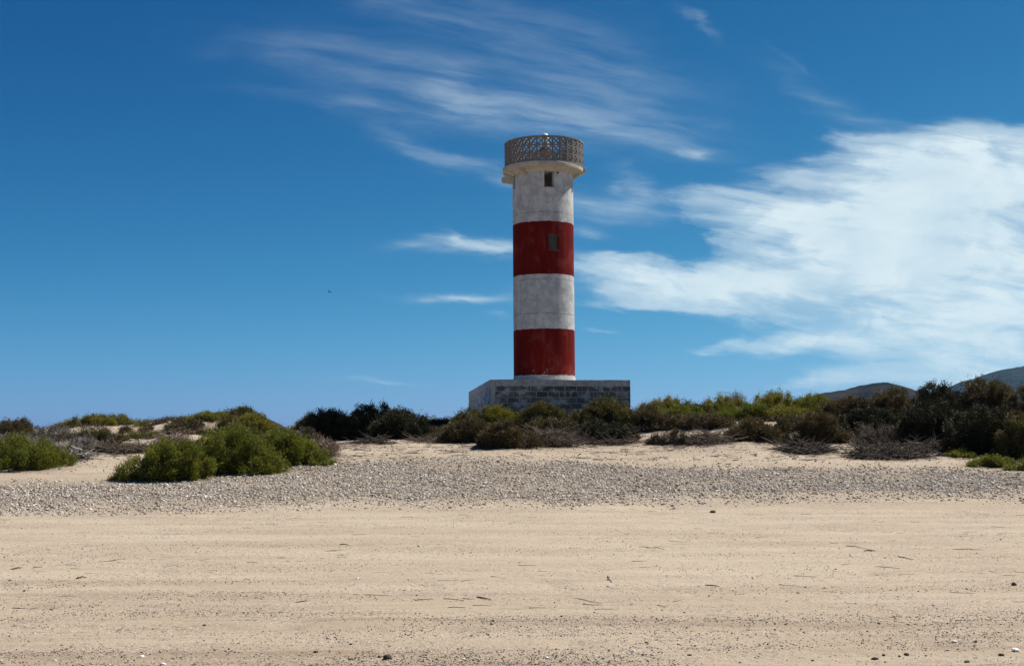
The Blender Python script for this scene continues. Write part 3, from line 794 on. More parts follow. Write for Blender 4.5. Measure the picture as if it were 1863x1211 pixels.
def brush_pile(name, label, x0, x1, top, foot, n=260, bark='brown', depth=.6, long_=1.0, cat='brushwood', group=None, thick=1.0, up=.12, Y=None):
    xc = (x0+x1)/2
    if Y is None:
        Y = hit(xc, foot)[1]
        Y += .25
    a = (uv(x1, 700)[0]-uv(x0, 700)[0])*Y/2; cx = uv(xc, 700)[0]*Y; b_ = max(.3, a*depth)
    b_ = min(b_, 1.1)
    gz = h1(cx, Y); Hh = max(.10, EYE+uv(xc, top)[1]*Y-gz)
    FOOT.append((cx, Y, a, b_))
    root = empty(name, (cx, Y, gz)); tag(root, label, cat, group)
    r = np.sqrt(rng.uniform(0, 1, n)); th = rng.uniform(0, 2*np.pi, n)
    px_ = r*np.cos(th)*a; py_ = r*np.sin(th)*b_
    hz = (1-r**2)**.6*Hh*rng.uniform(0, .85, n)
    az = rng.normal(0, .9, n)+np.where(rng.uniform(0, 1, n) < .5, 0, np.pi)
    d_ = np.stack([np.cos(az), np.sin(az)*.8, rng.normal(up, .32, n)], 1)
    L = rng.uniform(.15, .75, n)*long_
    p0 = np.stack([px_, py_, hz], 1)
    p0[:, 2] += H(cx+px_, Y+py_)-gz
    pa = bent(p0, d_, L, 5, .20, -.03)
    g_ = H(cx+pa[:, :, 0], Y+pa[:, :, 1])-gz
    pa[:, :, 2] = np.maximum(pa[:, :, 2], g_+.006)
    rad = np.linspace(1, .35, 5)[None, :]*(rng.uniform(.004, .014, n)*thick)[:, None]
    big = rng.uniform(0, 1, n) < .06
    rad[big] *= 2.0
    kb = big
    parts = [('twigs', ~kb), ('boughs', kb)]
    for nm, mk in parts:
        if mk.sum():
            V, Fq = tubes(pa[mk], rad[mk], 4)
            np_mesh(nm, V, Fq, BARK[bark], root)
    return root

S = shrub
# ---- far left
S('green', 'green_shrub', 'dense fresh green shrub on the sand at the left edge of the photo', -60, 124, 797, 857, depth=.75, spiky=.05, leaf=.055)
S('grey', 'dead_shrub', 'bare grey shrub with a pale forked stem behind the green shrub at the left edge', -30, 110, 786, Y=37.2, dens=.25, bark='grey', twigs=1500, leaf=.04)
S('grey', 'dead_shrub', 'bare grey shrub sloping down to the root bank right of the left-edge green shrub', 95, 200, 794, Y=37.4, dens=.2, bark='grey', twigs=1400, leaf=.04)
S('brown', 'brown_shrub', 'brown-grey rounded shrub on the skyline at the far left edge', -40, 78, 765, Y=43.5, bark='grey', twigs=300, spiky=.05)
S('grey', 'dead_shrub', 'low dry grey shrub on the skyline between the brown and the yellow-green one', 55, 145, 775, Y=42.5, dens=.5, bark='grey', twigs=700)
S('yellow', 'yellow_green_shrub', 'long yellow-green shrub on the skyline above the pale sand patch at left', 112, 250, 754, Y=47, depth=.5, spiky=.06)
S('olive', 'olive_shrub', 'smooth domed olive-brown shrub in front of the pale sand patch at left', 138, 224, 779, 811, depth=.9, leaf=.04)
S('yellow', 'ochre_shrub', 'low ochre-green shrub spreading right of the domed olive one', 212, 300, 786, Y=41.4, depth=.5, flat=.4)
for (x0, x1, tp, lb) in ((222, 243, 775, 'small dark tuft on the pale sand patch, nearer the left'), (256, 282, 775, 'small brown tuft in the middle of the pale sand patch')):
    S('brown', 'scrub_tuft', lb, x0, x1, tp, Y=44.5, group='tufts on the pale sand patch', leaf=.045, cat='tuft')
S('yellow', 'scrub_tuft', 'small yellow tuft on the skyline just right of the long yellow-green shrub', 250, 272, 764, Y=46.5, group='tufts on the pale sand patch', cat='tuft', leaf=.045)
S('brown', 'scrub_tuft', 'flat dark tuft on the skyline at the right end of the pale sand patch', 276, 306, 768, Y=47, group='tufts on the pale sand patch', cat='tuft', leaf=.045)
S('brown', 'brown_shrub', 'low brown shrub where the left hill of scrub begins to rise', 292, 365, 763, Y=44.5, twigs=200)
S('yellow', 'yellow_green_shrub', 'yellow-green shrub covering the left shoulder of the scrub hill', 338, 432, 750, Y=46, depth=.6)
S('olive', 'olive_shrub', 'grey-olive shrub on the very top of the scrub hill at left', 405, 482, 743, Y=47.2, depth=.6, twigs=400, spiky=.08, bark='grey')
S('yellow', 'ochre_shrub', 'ochre shrub on the right shoulder of the scrub hill', 436, 512, 755, Y=45.5, depth=.6, asym=-.5)
S('olive', 'olive_shrub', 'olive shrub in the middle of the scrub hill above the big green cluster', 375, 470, 764, Y=42.4, depth=.5)
S('brown', 'brown_shrub', 'dull brown shrub on the left slope of the scrub hill above the root bank', 300, 385, 778, Y=41.2, depth=.6, twigs=400, bark='grey')
S('green', 'green_shrub', 'left and lowest shrub of the big green cluster, standing on the cobbles', 232, 378, 797, 876, depth=.7, spiky=.06, lumps=16, asym=.35)
S('green', 'green_shrub', 'tallest middle shrub of the big green cluster', 326, 500, 775, 866, depth=.7, spiky=.06, lumps=18)
S('green', 'green_shrub', 'right-hand shrub of the big green cluster, ending at the cobbles', 446, 602, 789, 850, depth=.7, spiky=.05, lumps=16, asym=-.35)
S('green', 'green_shrub', 'small low green mound at the front foot of the big green cluster', 290, 366, 838, 873, depth=.7, spiky=.06)
S('brown', 'brown_shrub', 'grey-brown shrub behind the right half of the big green cluster', 478, 605, 781, Y=38.8, depth=.5, twigs=900, bark='grey', dens=.6)
S('grey', 'dead_shrub', 'pinkish dead shrub hanging over the sand at the right end of the green cluster', 556, 628, 797, 832, dens=.25, bark='pink', twigs=1300, leaf=.035)
# ---- shaded dark hedge
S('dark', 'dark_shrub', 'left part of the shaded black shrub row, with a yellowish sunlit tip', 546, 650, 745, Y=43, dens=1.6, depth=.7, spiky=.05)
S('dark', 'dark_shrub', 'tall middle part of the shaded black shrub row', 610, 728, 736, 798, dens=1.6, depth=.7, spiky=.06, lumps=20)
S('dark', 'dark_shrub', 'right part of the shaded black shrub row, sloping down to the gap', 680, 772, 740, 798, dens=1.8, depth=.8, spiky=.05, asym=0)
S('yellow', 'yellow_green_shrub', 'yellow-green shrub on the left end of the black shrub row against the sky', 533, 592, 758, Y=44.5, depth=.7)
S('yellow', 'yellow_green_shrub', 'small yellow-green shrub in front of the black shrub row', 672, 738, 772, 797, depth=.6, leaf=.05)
# ---- in front of the lighthouse
S('olive', 'olive_shrub', 'low olive shrub in the gap left of the lighthouse', 778, 850, 764, Y=45.5, depth=.5, twigs=200)
S('brown', 'brown_shrub', 'low brown scrub on the sand in the gap left of the lighthouse', 766, 830, 776, Y=42.5, depth=.5, twigs=500, dens=.6)
S('olive', 'olive_shrub', 'olive shrub against the left wall of the plinth', 808, 885, 746, Y=42.2, depth=.5, spiky=.05)
S('yellow', 'ochre_shrub', 'ochre-tipped shrub along the left half of the plinth front', 850, 960, 739, Y=41.9, depth=.35, spiky=.05)
S('brown', 'brown_shrub', 'dark brown shrub at the front of the thicket, left below the plinth corner', 806, 900, 760, 806, depth=.7, twigs=300)
S('brown', 'brown_shrub', 'broad dark brown shrub at the front of the thicket, straight below the tower', 868, 985, 768, 814, depth=.6, twigs=500, bark='dark')
S('olive', 'olive_shrub', 'grey-olive shrub in front of the middle of the plinth', 930, 1050, 737, Y=41.6, depth=.4, spiky=.06, twigs=300)
S('brown', 'brown_shrub', 'brown shrub in the heart of the thicket, behind the dry roots', 950, 1060, 756, Y=40.2, depth=.5, twigs=400)
S('dark', 'dark_shrub', 'rounded dark shrub with bare pale stems at the right front of the thicket', 1042, 1152, 760, 806, depth=.7, twigs=200)
S('olive', 'olive_shrub', 'olive shrub before the right end of the plinth', 1030, 1150, 733, Y=41.8, depth=.4, spiky=.05, twigs=200)
S('yellow', 'yellow_green_shrub', 'yellow-green shrub touching the right corner of the plinth', 1080, 1150, 728, Y=42.5, depth=.5)
brush_pile('brushwood_pile', 'heap of dry brown roots and twigs in front of the thicket, below the tower', 945, 1055, 778, 812, n=800, bark='brown', up=.3)
brush_pile('brushwood_pile', 'tangle of pale sticks at the foot of the rounded dark shrub', 1050, 1165, 790, 808, n=380, bark='brown', up=.2)
# ---- between the lighthouse and the dark thicket
S('olive', 'olive_shrub', 'grey-olive shrub just right of the plinth on the skyline', 1140, 1215, 728, Y=45, depth=.6, twigs=500, spiky=.08, bark='grey')
S('yellow', 'yellow_green_shrub', 'yellow-green shrub on the skyline right of the plinth', 1172, 1246, 722, Y=46.5, depth=.6, spiky=.06)
S('olive', 'olive_shrub', 'low grey-olive shrub in the dip of the skyline', 1225, 1300, 731, Y=46, depth=.5, twigs=500, bark='grey', spiky=.08)
S('brown', 'brown_shrub', 'brown-grey shrub band right of the thicket, above the dry brush', 1120, 1235, 744, Y=41.8, depth=.5, twigs=500)
S('brown', 'brown_shrub', 'dull brown shrub in the middle distance below the skyline dip', 1205, 1330, 752, Y=41.6, depth=.5, twigs=500)
S('green', 'green_shrub', 'dark green shrub below the skyline dip right of the plinth', 1180, 1300, 739, Y=44, depth=.5)
S('yellow', 'yellow_green_shrub', 'yellow-green shrub rising from the skyline dip toward the dead twigs', 1270, 1360, 719, Y=46.5, depth=.6, spiky=.06)
S('green', 'green_shrub', 'bright green shrub in the middle of the right-hand green slope', 1300, 1420, 733, Y=43.5, depth=.5)
S('yellow', 'yellow_green_shrub', 'yellow-green shrub under the branching dead twig on the skyline', 1360, 1450, 713, Y=46.2, depth=.6, spiky=.06)
S('yellow', 'yellow_green_shrub', 'lime-coloured shrub on the green slope left of the dark thicket', 1400, 1500, 737, Y=43.0, depth=.5)
S('green', 'green_shrub', 'green shrub on the skyline at the left foot of the far ridge', 1430, 1535, 719, Y=46, depth=.6, spiky=.06)
S('brown', 'dark_shrub', 'small dark shrub on the sand behind the dry brush', 1276, 1336, 758, 780, depth=.6)
S('brown', 'dark_shrub', 'round dark shrub standing alone on the sand right of the dry brush', 1330, 1424, 762, 803, depth=.75, twigs=150, bark='dark')
S('brown', 'brown_shrub', 'small brown shrub beside the sandy path at the edge of the dark thicket', 1410, 1452, 762, 786, depth=.6)
S('brown', 'brown_shrub', 'dry half-bare shrub lying on the sand right of the thicket', 1182, 1262, 782, 810, depth=.6, dens=.4, twigs=1100)
brush_pile('brushwood_pile', 'loose dry brush on the sand left of the round dark shrub', 1240, 1325, 784, 808, n=360, bark='brown', up=.15)
S('grey', 'dead_shrub', 'wispy leafless shrub sticking up from the skyline above the green slope', 1325, 1360, 706, Y=47, dens=.02, bark='grey', twigs=260)
S('grey', 'dead_shrub', 'small branching dry shrub, the highest point of the green slope', 1392, 1418, 702, Y=47, dens=.04, bark='grey', twigs=260)
# ---- dark thicket on the right
S('brown', 'brown_shrub', 'brown shrub at the left end of the dark thicket beside the sandy path', 1440, 1530, 754, 806, depth=.6, twigs=200, bark='dark')
S('brown', 'brown_shrub', 'brown skyline shrub at the upper left end of the dark thicket', 1485, 1600, 722, Y=43.5, depth=.6, spiky=.05)
S('brown', 'brown_shrub', 'tall brown shrub on the skyline before the nearer far ridge', 1570, 1690, 709, Y=43.5, depth=.6, spiky=.05)
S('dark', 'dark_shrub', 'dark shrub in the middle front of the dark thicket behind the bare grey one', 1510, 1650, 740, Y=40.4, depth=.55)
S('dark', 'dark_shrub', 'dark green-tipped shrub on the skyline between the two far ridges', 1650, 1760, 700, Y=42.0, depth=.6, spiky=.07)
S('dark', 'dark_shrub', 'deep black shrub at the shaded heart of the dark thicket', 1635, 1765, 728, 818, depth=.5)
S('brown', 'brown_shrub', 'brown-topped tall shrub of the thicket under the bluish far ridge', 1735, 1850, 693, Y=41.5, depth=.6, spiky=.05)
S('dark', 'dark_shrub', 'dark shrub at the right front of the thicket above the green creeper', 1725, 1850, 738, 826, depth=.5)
S('brown', 'brown_shrub', 'dark brown shrub cut off by the right edge of the photo', 1820, 1960, 695, Y=40.0, depth=.6, spiky=.05)
S('olive', 'olive_shrub', 'olive shrub at the right edge of the photo above the green creeper', 1815, 1920, 756, 836, depth=.5)
S('grey', 'dead_shrub', 'bare grey-brown twiggy shrub at the front of the dark thicket', 1545, 1652, 765, 812, dens=.12, bark='brown', twigs=1700, leaf=.035)
brush_pile('brushwood_pile', 'dark driftwood tangle on the sand at the left end of the dark thicket', 1412, 1515, 803, 824, n=420, bark='dark', up=.12, thick=1.2)
brush_pile('brushwood_pile', 'long heap of dark roots along the foot of the bare grey-brown shrub', 1540, 1690, 802, 832, n=700, bark='dark', up=.15, thick=1.2)
brush_pile('brushwood_pile', 'heap of brown broken twigs under the thicket, left of the green creeper', 1650, 1725, 800, 822, n=420, bark='brown')
S('green', 'creeper_mat', 'small low green creeper patch on the sand left of the long one', 1718, 1765, 819, 832, depth=.7, flat=.4, cat='creeper')
S('green', 'creeper_mat', 'long low green creeper mat in the right corner of the beach', 1752, 1850, 829, 850, depth=.45, flat=.35, cat='creeper')
S('green', 'creeper_mat', 'green creeper mat running out of the photo at the right edge', 1820, 1930, 828, 856, depth=.45, flat=.35, cat='creeper')
# ---- root bank left
brush_pile('brushwood_pile', 'bank of matted brown roots between the grey shrubs and green cluster', 150, 300, 806, 824, n=900, bark='brown', depth=.3, up=.02, long_=.8)
brush_pile('brushwood_pile', 'heap of pinkish dry roots on the sand bank left above the big green cluster', 285, 345, 786, 814, n=420, bark='pink', up=.05, long_=.7)
brush_pile('brushwood_pile', 'pale driftwood beside the right foot of the left-edge green shrub', 118, 165, 812, 838, n=160, bark='grey', long_=.8, thick=1.5)
brush_pile('brushwood_pile', 'low line of dark driftwood on the sand below the black shrub row', 640, 720, 797, 806, n=160, bark='dark', depth=.25, long_=.9, thick=1.3, up=.03)
brush_pile('brushwood_pile', 'thin scatter of brown twigs at the sandy gap left of the thicket', 745, 830, 796, 806, n=200, bark='brown', depth=.3, up=.03)

# low scrub that covers the dunes between the shrubs
def cover(x, y):
    u = x/y*F+PW/2
    ys_ = np.interp(u, [-200, 0, 130, 200, 300, 345, 420, 520, 560, 780, 800, 1130, 1180, 1250, 1300, 1420, 1460, 1520, 1900],
                       [37.5, 38.5, 38.6, 40.2, 40.2, 40.6, 38.6, 39.3, 43.5, 43.5, 40.6, 40.8, 41.0, 41.2, 41.6, 41.8, 40.5, 38.8, 38.6])
    k = np.clip((y-ys_)/.35, 0, 1)
    bare = np.exp(-((x+13.2)/2.9)**4-((y-45.5)/3.2)**4)
    return k*(1-bare*np.clip(1.1-1.3*fbm(x*1.2, y*1.2, 5, 2), 0, 1))
n = 110000
y = 37.5+24.5*rng.uniform(0, 1, n)**1.3; x = rng.uniform(-.45, .45, n)*y
k = rng.uniform(0, 1, n) < cover(x, y)*np.clip(.75+1.2*fbm(x*.8, y*.8, 15, 3), .15, 1)
x, y = x[k], y[k]
hgt = .03+.36*np.clip(1-(-x-4)/9, .45, 1)*np.clip(.45+fbm(x*.9, y*.9, 19, 3), 0, 1)*rng.uniform(.2, 1, len(x))
Pc = np.stack([x, y, H(x, y)+hgt], 1)
Dc = rng.normal(0, .5, (len(x), 3))+np.array([0, 0, .9]); Dc /= np.linalg.norm(Dc, axis=1, keepdims=True)
V, Fq = leaves(Pc, Dc, 8, .075, .55, .3)
tn = np.clip(.45+.8*fbm(x*.7, y*.7, 25, 3)+rng.uniform(-.15, .15, len(x)), 0, 1)
o = np_mesh('dune_scrub', V, Fq, LEAF['cover'], attr={'tone': np.repeat(tn, 32)})
tag(o, kind='stuff')

# ------------------------------------------------------------------ ground sheet
def axis(parts):
    out = []
    for a, b, s in parts: out += list(np.arange(a, b, s))
    return np.array(out)
xs = np.concatenate([-np.geomspace(32, 5400, 26)[::-1], np.arange(-31.5, -17, .35), np.arange(-17, 17, .11), np.arange(17, 31.6, .35), np.geomspace(32, 5400, 26)])
ys = np.concatenate([-np.geomspace(6, 380, 14)[::-1], np.arange(-5, 8, .5), np.arange(8, 13, .035), np.arange(13, 26, .07), np.arange(26, 50, .11), np.arange(50, 80, .5), np.geomspace(80.5, 5900, 40)])
X, Yg = np.meshgrid(xs, ys)
Z = H(X, Yg)
gr = cobble_density(X, Yg)
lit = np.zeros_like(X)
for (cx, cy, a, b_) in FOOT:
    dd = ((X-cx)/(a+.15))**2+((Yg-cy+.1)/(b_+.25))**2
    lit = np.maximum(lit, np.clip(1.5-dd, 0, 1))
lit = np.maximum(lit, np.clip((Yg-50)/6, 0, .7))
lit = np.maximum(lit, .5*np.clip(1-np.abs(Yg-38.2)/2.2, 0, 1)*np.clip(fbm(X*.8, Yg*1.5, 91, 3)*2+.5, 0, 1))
nx, ny = len(xs), len(ys)
idx = np.arange(nx*ny).reshape(ny, nx)
Fq = np.stack([idx[:-1, :-1], idx[:-1, 1:], idx[1:, 1:], idx[1:, :-1]], -1).reshape(-1, 4)
ground = np_mesh('sandy_ground', np.stack([X, Yg, Z], -1).reshape(-1, 3), Fq, M_SAND, smooth=True, attr={'gravel': gr.ravel(), 'litter': lit.ravel()})
tag(ground, kind='structure')

# ------------------------------------------------------------------ stones
def ico():
    bm_ = bmesh.new(); bmesh.ops.create_icosphere(bm_, subdivisions=1, radius=1.0)
    v = np.array([tuple(q.co) for q in bm_.verts]); f = np.array([[q.index for q in fc.verts] for fc in bm_.faces]); bm_.free()
    return v, f
IV, IF = ico()
def stones(name, x, y, size, mat, sink=.35, flatz=(.35, .75), smooth=False):
    n = len(x)
    s = size[:, None]*np.stack([rng.uniform(.8, 1.3, n), rng.uniform(.6, 1.0, n), rng.uniform(*flatz, n)], 1)*.5
    V = IV[None]*(1+rng.normal(0, .12, (n, len(IV), 1)))*s[:, None, :]
    tx = rng.normal(0, .25, n); c, s_ = np.cos(tx)[:, None], np.sin(tx)[:, None]
    y1 = V[:, :, 1]*c-V[:, :, 2]*s_; z1 = V[:, :, 1]*s_+V[:, :, 2]*c
    th = rng.uniform(0, 2*np.pi, n); c, s_ = np.cos(th)[:, None], np.sin(th)[:, None]
    x2 = V[:, :, 0]*c-y1*s_; y2 = V[:, :, 0]*s_+y1*c
    z = H(x, y)+s[:, 2]*(1-2*sink)
    W = np.stack([x2+x[:, None], y2+y[:, None], z1+z[:, None]], -1).reshape(-1, 3)
    Fc = (IF[None]+np.arange(n)[:, None, None]*len(IV)).reshape(-1, 3)
    return np_mesh(name, W, Fc, mat, smooth=smooth)
# cobble bank
n = 270000
y = rng.uniform(25, 37.5, n); x = rng.uniform(-.47, .47, n)*y
k = rng.uniform(0, 1, n) < cobble_density(x, y)*np.clip(.75+1.1*fbm(x*.7, y*.9, 61, 3), .25, 1)
x, y = x[k], y[k]
sz = np.exp(rng.normal(math.log(.031), .42, len(x)))
o = stones('cobbles', x, y, np.clip(sz, .014, .095), M_COBBLE, sink=.28)
tag(o, kind='stuff')
# pebbles and shell grit over the nearer sand and the upper beach
n = 260000
y = 8.6+(rng.uniform(0, 1, n)**1.5)*20; x = rng.uniform(-.46, .46, n)*y
pd = np.clip(.35+1.5*fbm(x*.35, y*1.6, 71, 4), .04, 1)
rows = .9*np.exp(-((y-11.6)/.35)**2)+.6*np.exp(-((y-13.4)/.5)**2)+.8*np.exp(-((y-9.4)/.3)**2)
k = rng.uniform(0, 1, n) < np.clip(pd*(.5+rows), 0, 1)
x, y = x[k], y[k]
sz = np.clip(np.exp(rng.normal(math.log(.0080), .40, len(x))), .003, .035)
n2 = 9000
y2 = rng.uniform(33, 42, n2); x2 = rng.uniform(-.45, .45, n2)*y2
x = np.concatenate([x, x2]); y = np.concatenate([y, y2]); sz = np.concatenate([sz, np.clip(np.exp(rng.normal(math.log(.028), .4, n2)), .01, .07)])
o = stones('pebbles', x, y, sz, M_PEBBLE, sink=.25)
tag(o, kind='stuff')
# fine twig litter: too many to count
def litter(name, x, y, L, rad, mat):
    n = len(x); az = rng.normal(0, .5, n)
    d_ = np.stack([np.cos(az), np.sin(az), rng.normal(.0, .05, n)], 1)
    p0 = np.stack([x, y, H(x, y)+rad*.7], 1)
    pa = bent(p0, d_, L, 4, .16, 0)
    pa[:, :, 2] = H(pa[:, :, 0], pa[:, :, 1])+rad[:, None]*rng.uniform(.5, 1.6, (n, 4))
    V, Fq = tubes(pa, rad[:, None]*np.linspace(1, .5, 4)[None], 4)
    return np_mesh(name, V, Fq, mat)
n = 5200
y = rng.uniform(35.5, 41.5, n); x = rng.uniform(-.44, .44, n)*y
k = rng.uniform(0, 1, n) < np.clip(.45+1.4*fbm(x*.6, y*1.2, 81, 3), .05, 1)
x1, y1 = x[k], y[k]
L1 = rng.uniform(.06, .35, len(x1)); r1_ = rng.uniform(.003, .009, len(x1))
n = 520
y = rng.uniform(12, 27, n); x = rng.uniform(-.43, .43, n)*y
k = rng.uniform(0, 1, n) < np.clip(.3+1.6*fbm(x*.5, y*.8, 85, 3), .03, 1)
x2, y2 = x[k], y[k]
o = litter('twig_litter', np.concatenate([x1, x2]), np.concatenate([y1, y2]), np.concatenate([L1, rng.uniform(.04, .28, len(x2))]), np.concatenate([r1_, rng.uniform(.0015, .004, len(x2))]), BARK['brown'])
tag(o, kind='stuff')

# single finds on the beach
def m_plain(c, v=.3):
    def f(t, b):
        n = t.noise(obj_co(t), 30, 4, .6)
        t.l.new(t.mix(t.smooth(n, .3, .7, 0, 1), C4(c), C4(tuple(q*(1-v) for q in c))), b.inputs['Base Color'])
        t.l.new(t.bump(n, .6, .01), b.inputs['Normal'])
    return f
M_DSTONE = material('dark stone', m_plain((.085, .065, .05)))
M_WSTONE = material('white shell', m_plain((.82, .79, .74), .12))
def beach_stone(px, py, wpx, name, label, mat, seed, fz=.7, cat='stone', group=None):
    p = hit(px, py); r = wpx/F*p[1]/2
    bm_ = bmesh.new(); bmesh.ops.create_icosphere(bm_, subdivisions=3, radius=1)
    for v in bm_.verts:
        c = v.co.copy()
        nn = float(fbm(np.array([c.x*1.3+seed]), np.array([c.y*1.3+c.z*1.7]), seed, 3)[0])
        v.co = c*(1+.42*nn)
        v.co.x *= r*1.05; v.co.y *= r*.8; v.co.z *= r*fz
        v.co.z = max(v.co.z, -r*.3)+r*.22
    o = bm_obj(name, bm_, mat, None, True)
    o.location = p; o.rotation_euler = (0, 0, seed*1.3)
    tag(o, label, cat, group); return o
for i, a in enumerate([
    (705, 1200, 15, 'dark_stone', 'dark pointed stone at the bottom edge, left of centre', M_DSTONE, .95),
    (690, 1195, 7, 'dark_stone', 'small dark stone just behind the dark pointed stone', M_DSTONE, .6),
    (638, 1200, 8, 'dark_stone', 'flat dark stone left of the dark pointed stone', M_DSTONE, .35),
    (258, 1195, 11, 'white_shell', 'white shell at the bottom edge on the left', M_WSTONE, .4),
    (296, 1208, 10, 'white_shell', 'whitish shell cut by the bottom edge on the left', M_WSTONE, .4),
    (1151, 1186, 9, 'white_shell', 'white shell with a dark stone beside it, right of centre', M_WSTONE, .8),
    (995, 1199, 7, 'white_shell', 'small white shell near the bottom edge at the centre', M_WSTONE, .8),
    (844, 1199, 5, 'white_shell', 'tiny white shell near the bottom edge left of centre', M_WSTONE, .8),
    (1108, 1206, 7, 'dark_stone', 'dark stone at the bottom edge, right of centre', M_DSTONE, .5),
    (1737, 1170, 9, 'white_shell', 'white shell on the sand toward the bottom right corner', M_WSTONE, .45),
    (1847, 1184, 16, 'white_shell', 'largest white shell, almost in the bottom right corner', M_WSTONE, .4),
    (1822, 1194, 11, 'dark_stone', 'dark stone below the largest white shell', M_DSTONE, .5),
    (1592, 1200, 13, 'dark_stone', 'flat dark stone near the bottom edge on the right', M_DSTONE, .35),
    (1650, 1192, 10, 'dark_stone', 'dark stone between the flat dark stone and the corner', M_DSTONE, .5),
    (1759, 1206, 9, 'dark_stone', 'dark stone at the bottom edge, under the smaller white shell', M_DSTONE, .5),
    (1608, 1193, 7, 'dark_stone', 'small dark stone right behind the flat dark stone', M_DSTONE, .6),
    (1845, 1064, 9, 'brown_stone', 'rounded brownish stone near the right edge in mid beach', M_DSTONE, .8),
    (372, 1138, 7, 'dark_stone', 'small dark stone alone on the left foreground sand', M_DSTONE, .8),
    (1297, 932, 12, 'dark_stone', 'dark lump on the sand just before the cobbles, right of the tower', M_DSTONE, .4),
    (650, 1053, 6, 'white_shell', 'tiny white shell in the middle of the beach, left', M_WSTONE, .5),
    (575, 1187, 11, 'dark_stone', 'low brown-black stone on the foreground sand left of centre', M_DSTONE, .3),
    (1255, 1193, 8, 'dark_stone', 'flat dark stone near the bottom edge between the two white shells on the right', M_DSTONE, .35),
]):
    beach_stone(a[0], a[1], a[2], a[3], a[4], a[5], 3+i, a[6], cat='shell' if 'shell' in a[3] else 'stone', group='single stones and shells lying on the beach')
def stick(x0, y0, x1, y1, rpx, label, mat=None):
    p, q = hit(x0, y0), hit(x1, y1)
    r = rpx*.62/F*p[1]/2
    n_ = 7; t_ = np.linspace(0, 1, n_)
    X_ = p[0]+(q[0]-p[0])*t_+rng.normal(0, r*1.5, n_); Y_ = p[1]+(q[1]-p[1])*t_+rng.normal(0, r*2, n_)
    pa = np.stack([X_, Y_, H(X_, Y_)+r*(.6+1.0*np.abs(np.sin(t_*3)))], 1)
    o_ = np.array([pa[0, 0], pa[0, 1], pa[0, 2]-r])
    V, Fq = tubes((pa-o_)[None], (r*np.array([.7, 1, 1.1, .95, .8, .6, .3]))[None], 6)
    cap = np.array([[0, 1, 2, 3, 4, 5], [41, 40, 39, 38, 37, 36]])
    o = np_mesh('driftwood_stick', V, [Fq, cap], mat or BARK['brown'], smooth=True, loc=tuple(o_))
    tag(o, label, 'stick', 'dry sticks scattered on the beach')
for a in [
    (868, 1087, 893, 1092, 4.0, 'short dark stick lying in the middle foreground sand'),
    (1285, 1064, 1309, 1068, 3.4, 'short brown stick right of the middle, in line with the tower plinth edge'),
    (1538, 993, 1575, 998, 2.2, 'long thin stick on the sand right of the tower'),
    (1573, 1001, 1592, 1004, 3.4, 'thick dark stub at the end of the long thin stick'),
    (1632, 1012, 1664, 1018, 2.4, 'slanting thin stick farther right than the long thin one'),
    (1104, 1048, 1112, 1060, 4.0, 'upright-lying dark brown twig at the centre of the beach'),
    (616, 991, 636, 993, 3.2, 'dark stub on the pale sand left of centre'),
    (135, 1053, 157, 1051, 5.0, 'dark curled piece of driftwood on the left sand'),
    (20, 1036, 40, 1033, 3.5, 'dark stick near the left edge of the beach'),
    (60, 1033, 77, 1031, 2.8, 'brown twig right of the dark stick near the left edge'),
    (178, 1022, 232, 1016, 1.8, 'thin curved twig on the left part of the beach'),
    (1592, 1031, 1640, 1034, 1.9, 'thin straight twig in the right part of the beach'),
    (1733, 999, 1790, 1001, 1.8, 'long fine stick near the right edge of the beach'),
    (1045, 1088, 1095, 1099, 1.8, 'thin crooked twig in the centre foreground'),
    (540, 1096, 560, 1092, 3.0, 'small dark twig on the foreground sand, left'),
    (1163, 995, 1210, 1000, 2.0, 'thin brown twig on the sand below the plinth'),
]:
    stick(*a)

# ------------------------------------------------------------------ far ridges
def m_hill(c0, c1):
    def f(t, b):
        p = geo_pos(t)
        n = t.noise(t.scale(p, (.02, .02, .03)), 1.0, 7, .65)
        t.l.new(t.mix(t.smooth(n, .38, .62), C4(c0), C4(c1)), b.inputs['Base Color']); b.inputs['Specular IOR Level'].default_value = 0
    return f
def ridge(name, label, prof, Yr, depth, mat, seed):
    pts = [at(px, py, Yr) for px, py in prof]
    X_ = np.array([p.x for p in pts]); Zr = np.array([p.z for p in pts])
    xx = np.linspace(X_[0], X_[-1], 260); tt = np.linspace(-1, 1, 60)
    XX, TT = np.meshgrid(xx, tt)
    zr = np.interp(XX, X_, Zr)
    sm = np.maximum(1-np.abs(TT)**1.15, 0)
    zz = zr*sm*(1+.0*TT)
    n_ = fbm(XX/(depth*.12)+seed, TT*depth/(depth*.12), seed, 5)
    zz = zz*(1+.14*n_*(np.abs(TT)**.7)*2*(1-np.abs(TT))) + zr*.015*fbm(XX/(depth*.03), TT*30, seed+5, 4)*sm
    YY = Yr+TT*depth
    idx_ = np.arange(xx.size*tt.size).reshape(tt.size, xx.size)
    Fq = np.stack([idx_[:-1, :-1], idx_[:-1, 1:], idx_[1:, 1:], idx_[1:, :-1]], -1).reshape(-1, 4)
    o = np_mesh(name, np.stack([XX, YY, zz-2], -1).reshape(-1, 3), Fq, mat, smooth=True)
    tag(o, kind='structure'); o['label'] = label
    return o
MH = material('hill scrub', m_hill((.014, .013, .014), (.040, .028, .024)), .95)
ridge('hill', 'dark hill rising behind the right-hand thicket', [(1380, 790), (1440, 735), (1468, 719), (1500, 711), (1540, 705), (1565, 697), (1590, 693), (1612, 692), (1630, 697), (1660, 706), (1700, 716), (1800, 760), (1850, 790)], 1900, 420, MH, 11)
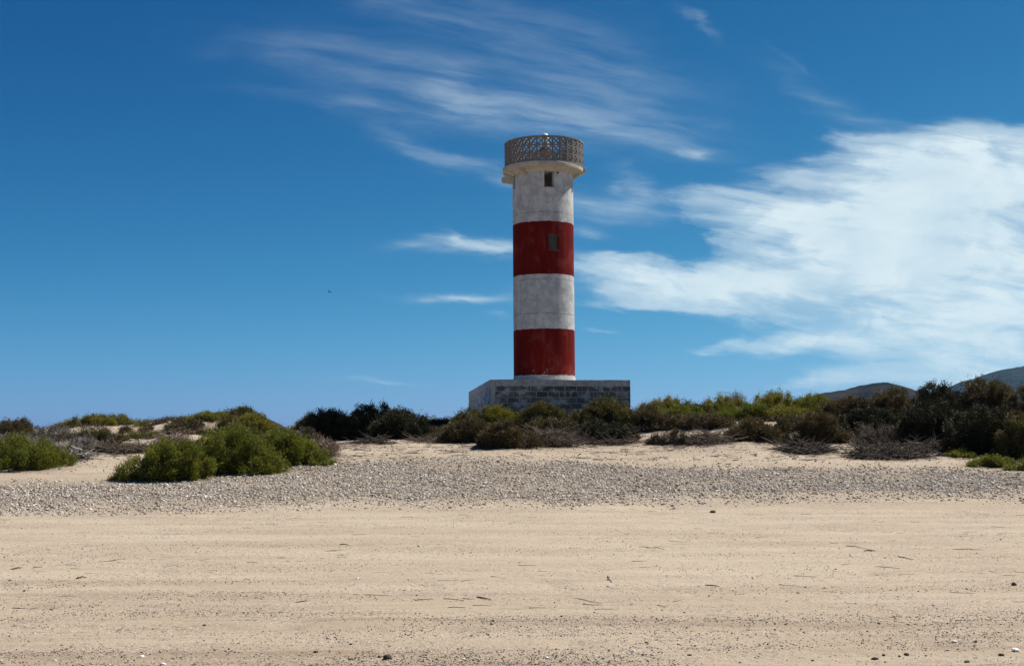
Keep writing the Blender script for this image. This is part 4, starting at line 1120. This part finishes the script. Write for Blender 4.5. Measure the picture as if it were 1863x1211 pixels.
ridge('distant_hill', 'bluish distant mountain at the right edge', [(1600, 790), (1690, 725), (1735, 699), (1752, 691), (1775, 686), (1800, 676), (1815, 671), (1838, 669), (1863, 664), (1920, 655), (2000, 640), (2100, 700), (2200, 790)], 4300, 900, MH, 23)
ridge('small_hill', 'small brown hill behind the scrub hill at left', [(380, 790), (430, 764), (460, 754), (476, 752), (492, 758), (520, 774), (545, 790)], 1000, 160, MH, 37)

# ------------------------------------------------------------------ bird
bp = at(600, 531, 210)
bm = bmesh.new()
rings = [(-.42, .01, .0), (-.25, .07, .0), (0, .10, .0), (.22, .07, .02), (.32, .05, .04), (.42, .012, .03)]
prev = None
for (yy, rr, zz) in rings:
    cur = [bm.verts.new((rr*math.cos(2*math.pi*k/8), yy, zz+rr*.8*math.sin(2*math.pi*k/8))) for k in range(8)]
    if prev:
        for k in range(8): bm.faces.new((prev[k], prev[(k+1) % 8], cur[(k+1) % 8], cur[k]))
    else: bm.faces.new(cur[::-1])
    prev = cur
bm.faces.new(prev)
for s_ in (-1, 1):
    wp = [(.04, .18, .03), (.35, .26, .16), (.75, .02, .10), (.72, -.05, .09), (.34, -.02, .13), (.04, -.14, .02)]
    up_ = [bm.verts.new((s_*a, b, c+.012)) for a, b, c in wp]; dn = [bm.verts.new((s_*a, b, c-.012)) for a, b, c in wp]
    bm.faces.new(up_); bm.faces.new(dn[::-1])
    for k in range(6): bm.faces.new((up_[k], dn[k], dn[(k+1) % 6], up_[(k+1) % 6]))
bmesh.ops.recalc_face_normals(bm, faces=bm.faces)
bird = bm_obj('bird', bm, M_DSTONE)
bird.location = bp; bird.rotation_euler = (.1, .35, 1.1); bird.scale = (.75, .75, .75)
tag(bird, 'tiny dark bird gliding in the clear blue sky left of the tower', 'bird')

# ------------------------------------------------------------------ haze
bm = bmesh.new(); bmesh.ops.create_cube(bm, size=1)
for v in bm.verts:
    v.co.x = -5450 if v.co.x < 0 else 5450
    v.co.y = -400 if v.co.y < 0 else 5950
    v.co.z = -6 if v.co.z < 0 else 340
hm = bpy.data.materials.new('haze air'); hm.use_nodes = True; h = NT(hm.node_tree); h.n.clear()
pv = h.new('ShaderNodeVolumePrincipled'); pv.inputs['Color'].default_value = (.20, .60, .90, 1); pv.inputs['Density'].default_value = 0.000035
pv.inputs['Anisotropy'].default_value = 0.3
oo = h.new('ShaderNodeOutputMaterial'); h.l.new(pv.outputs[0], oo.inputs['Volume'])
hz = bm_obj('haze', bm, hm); tag(hz, kind='stuff')
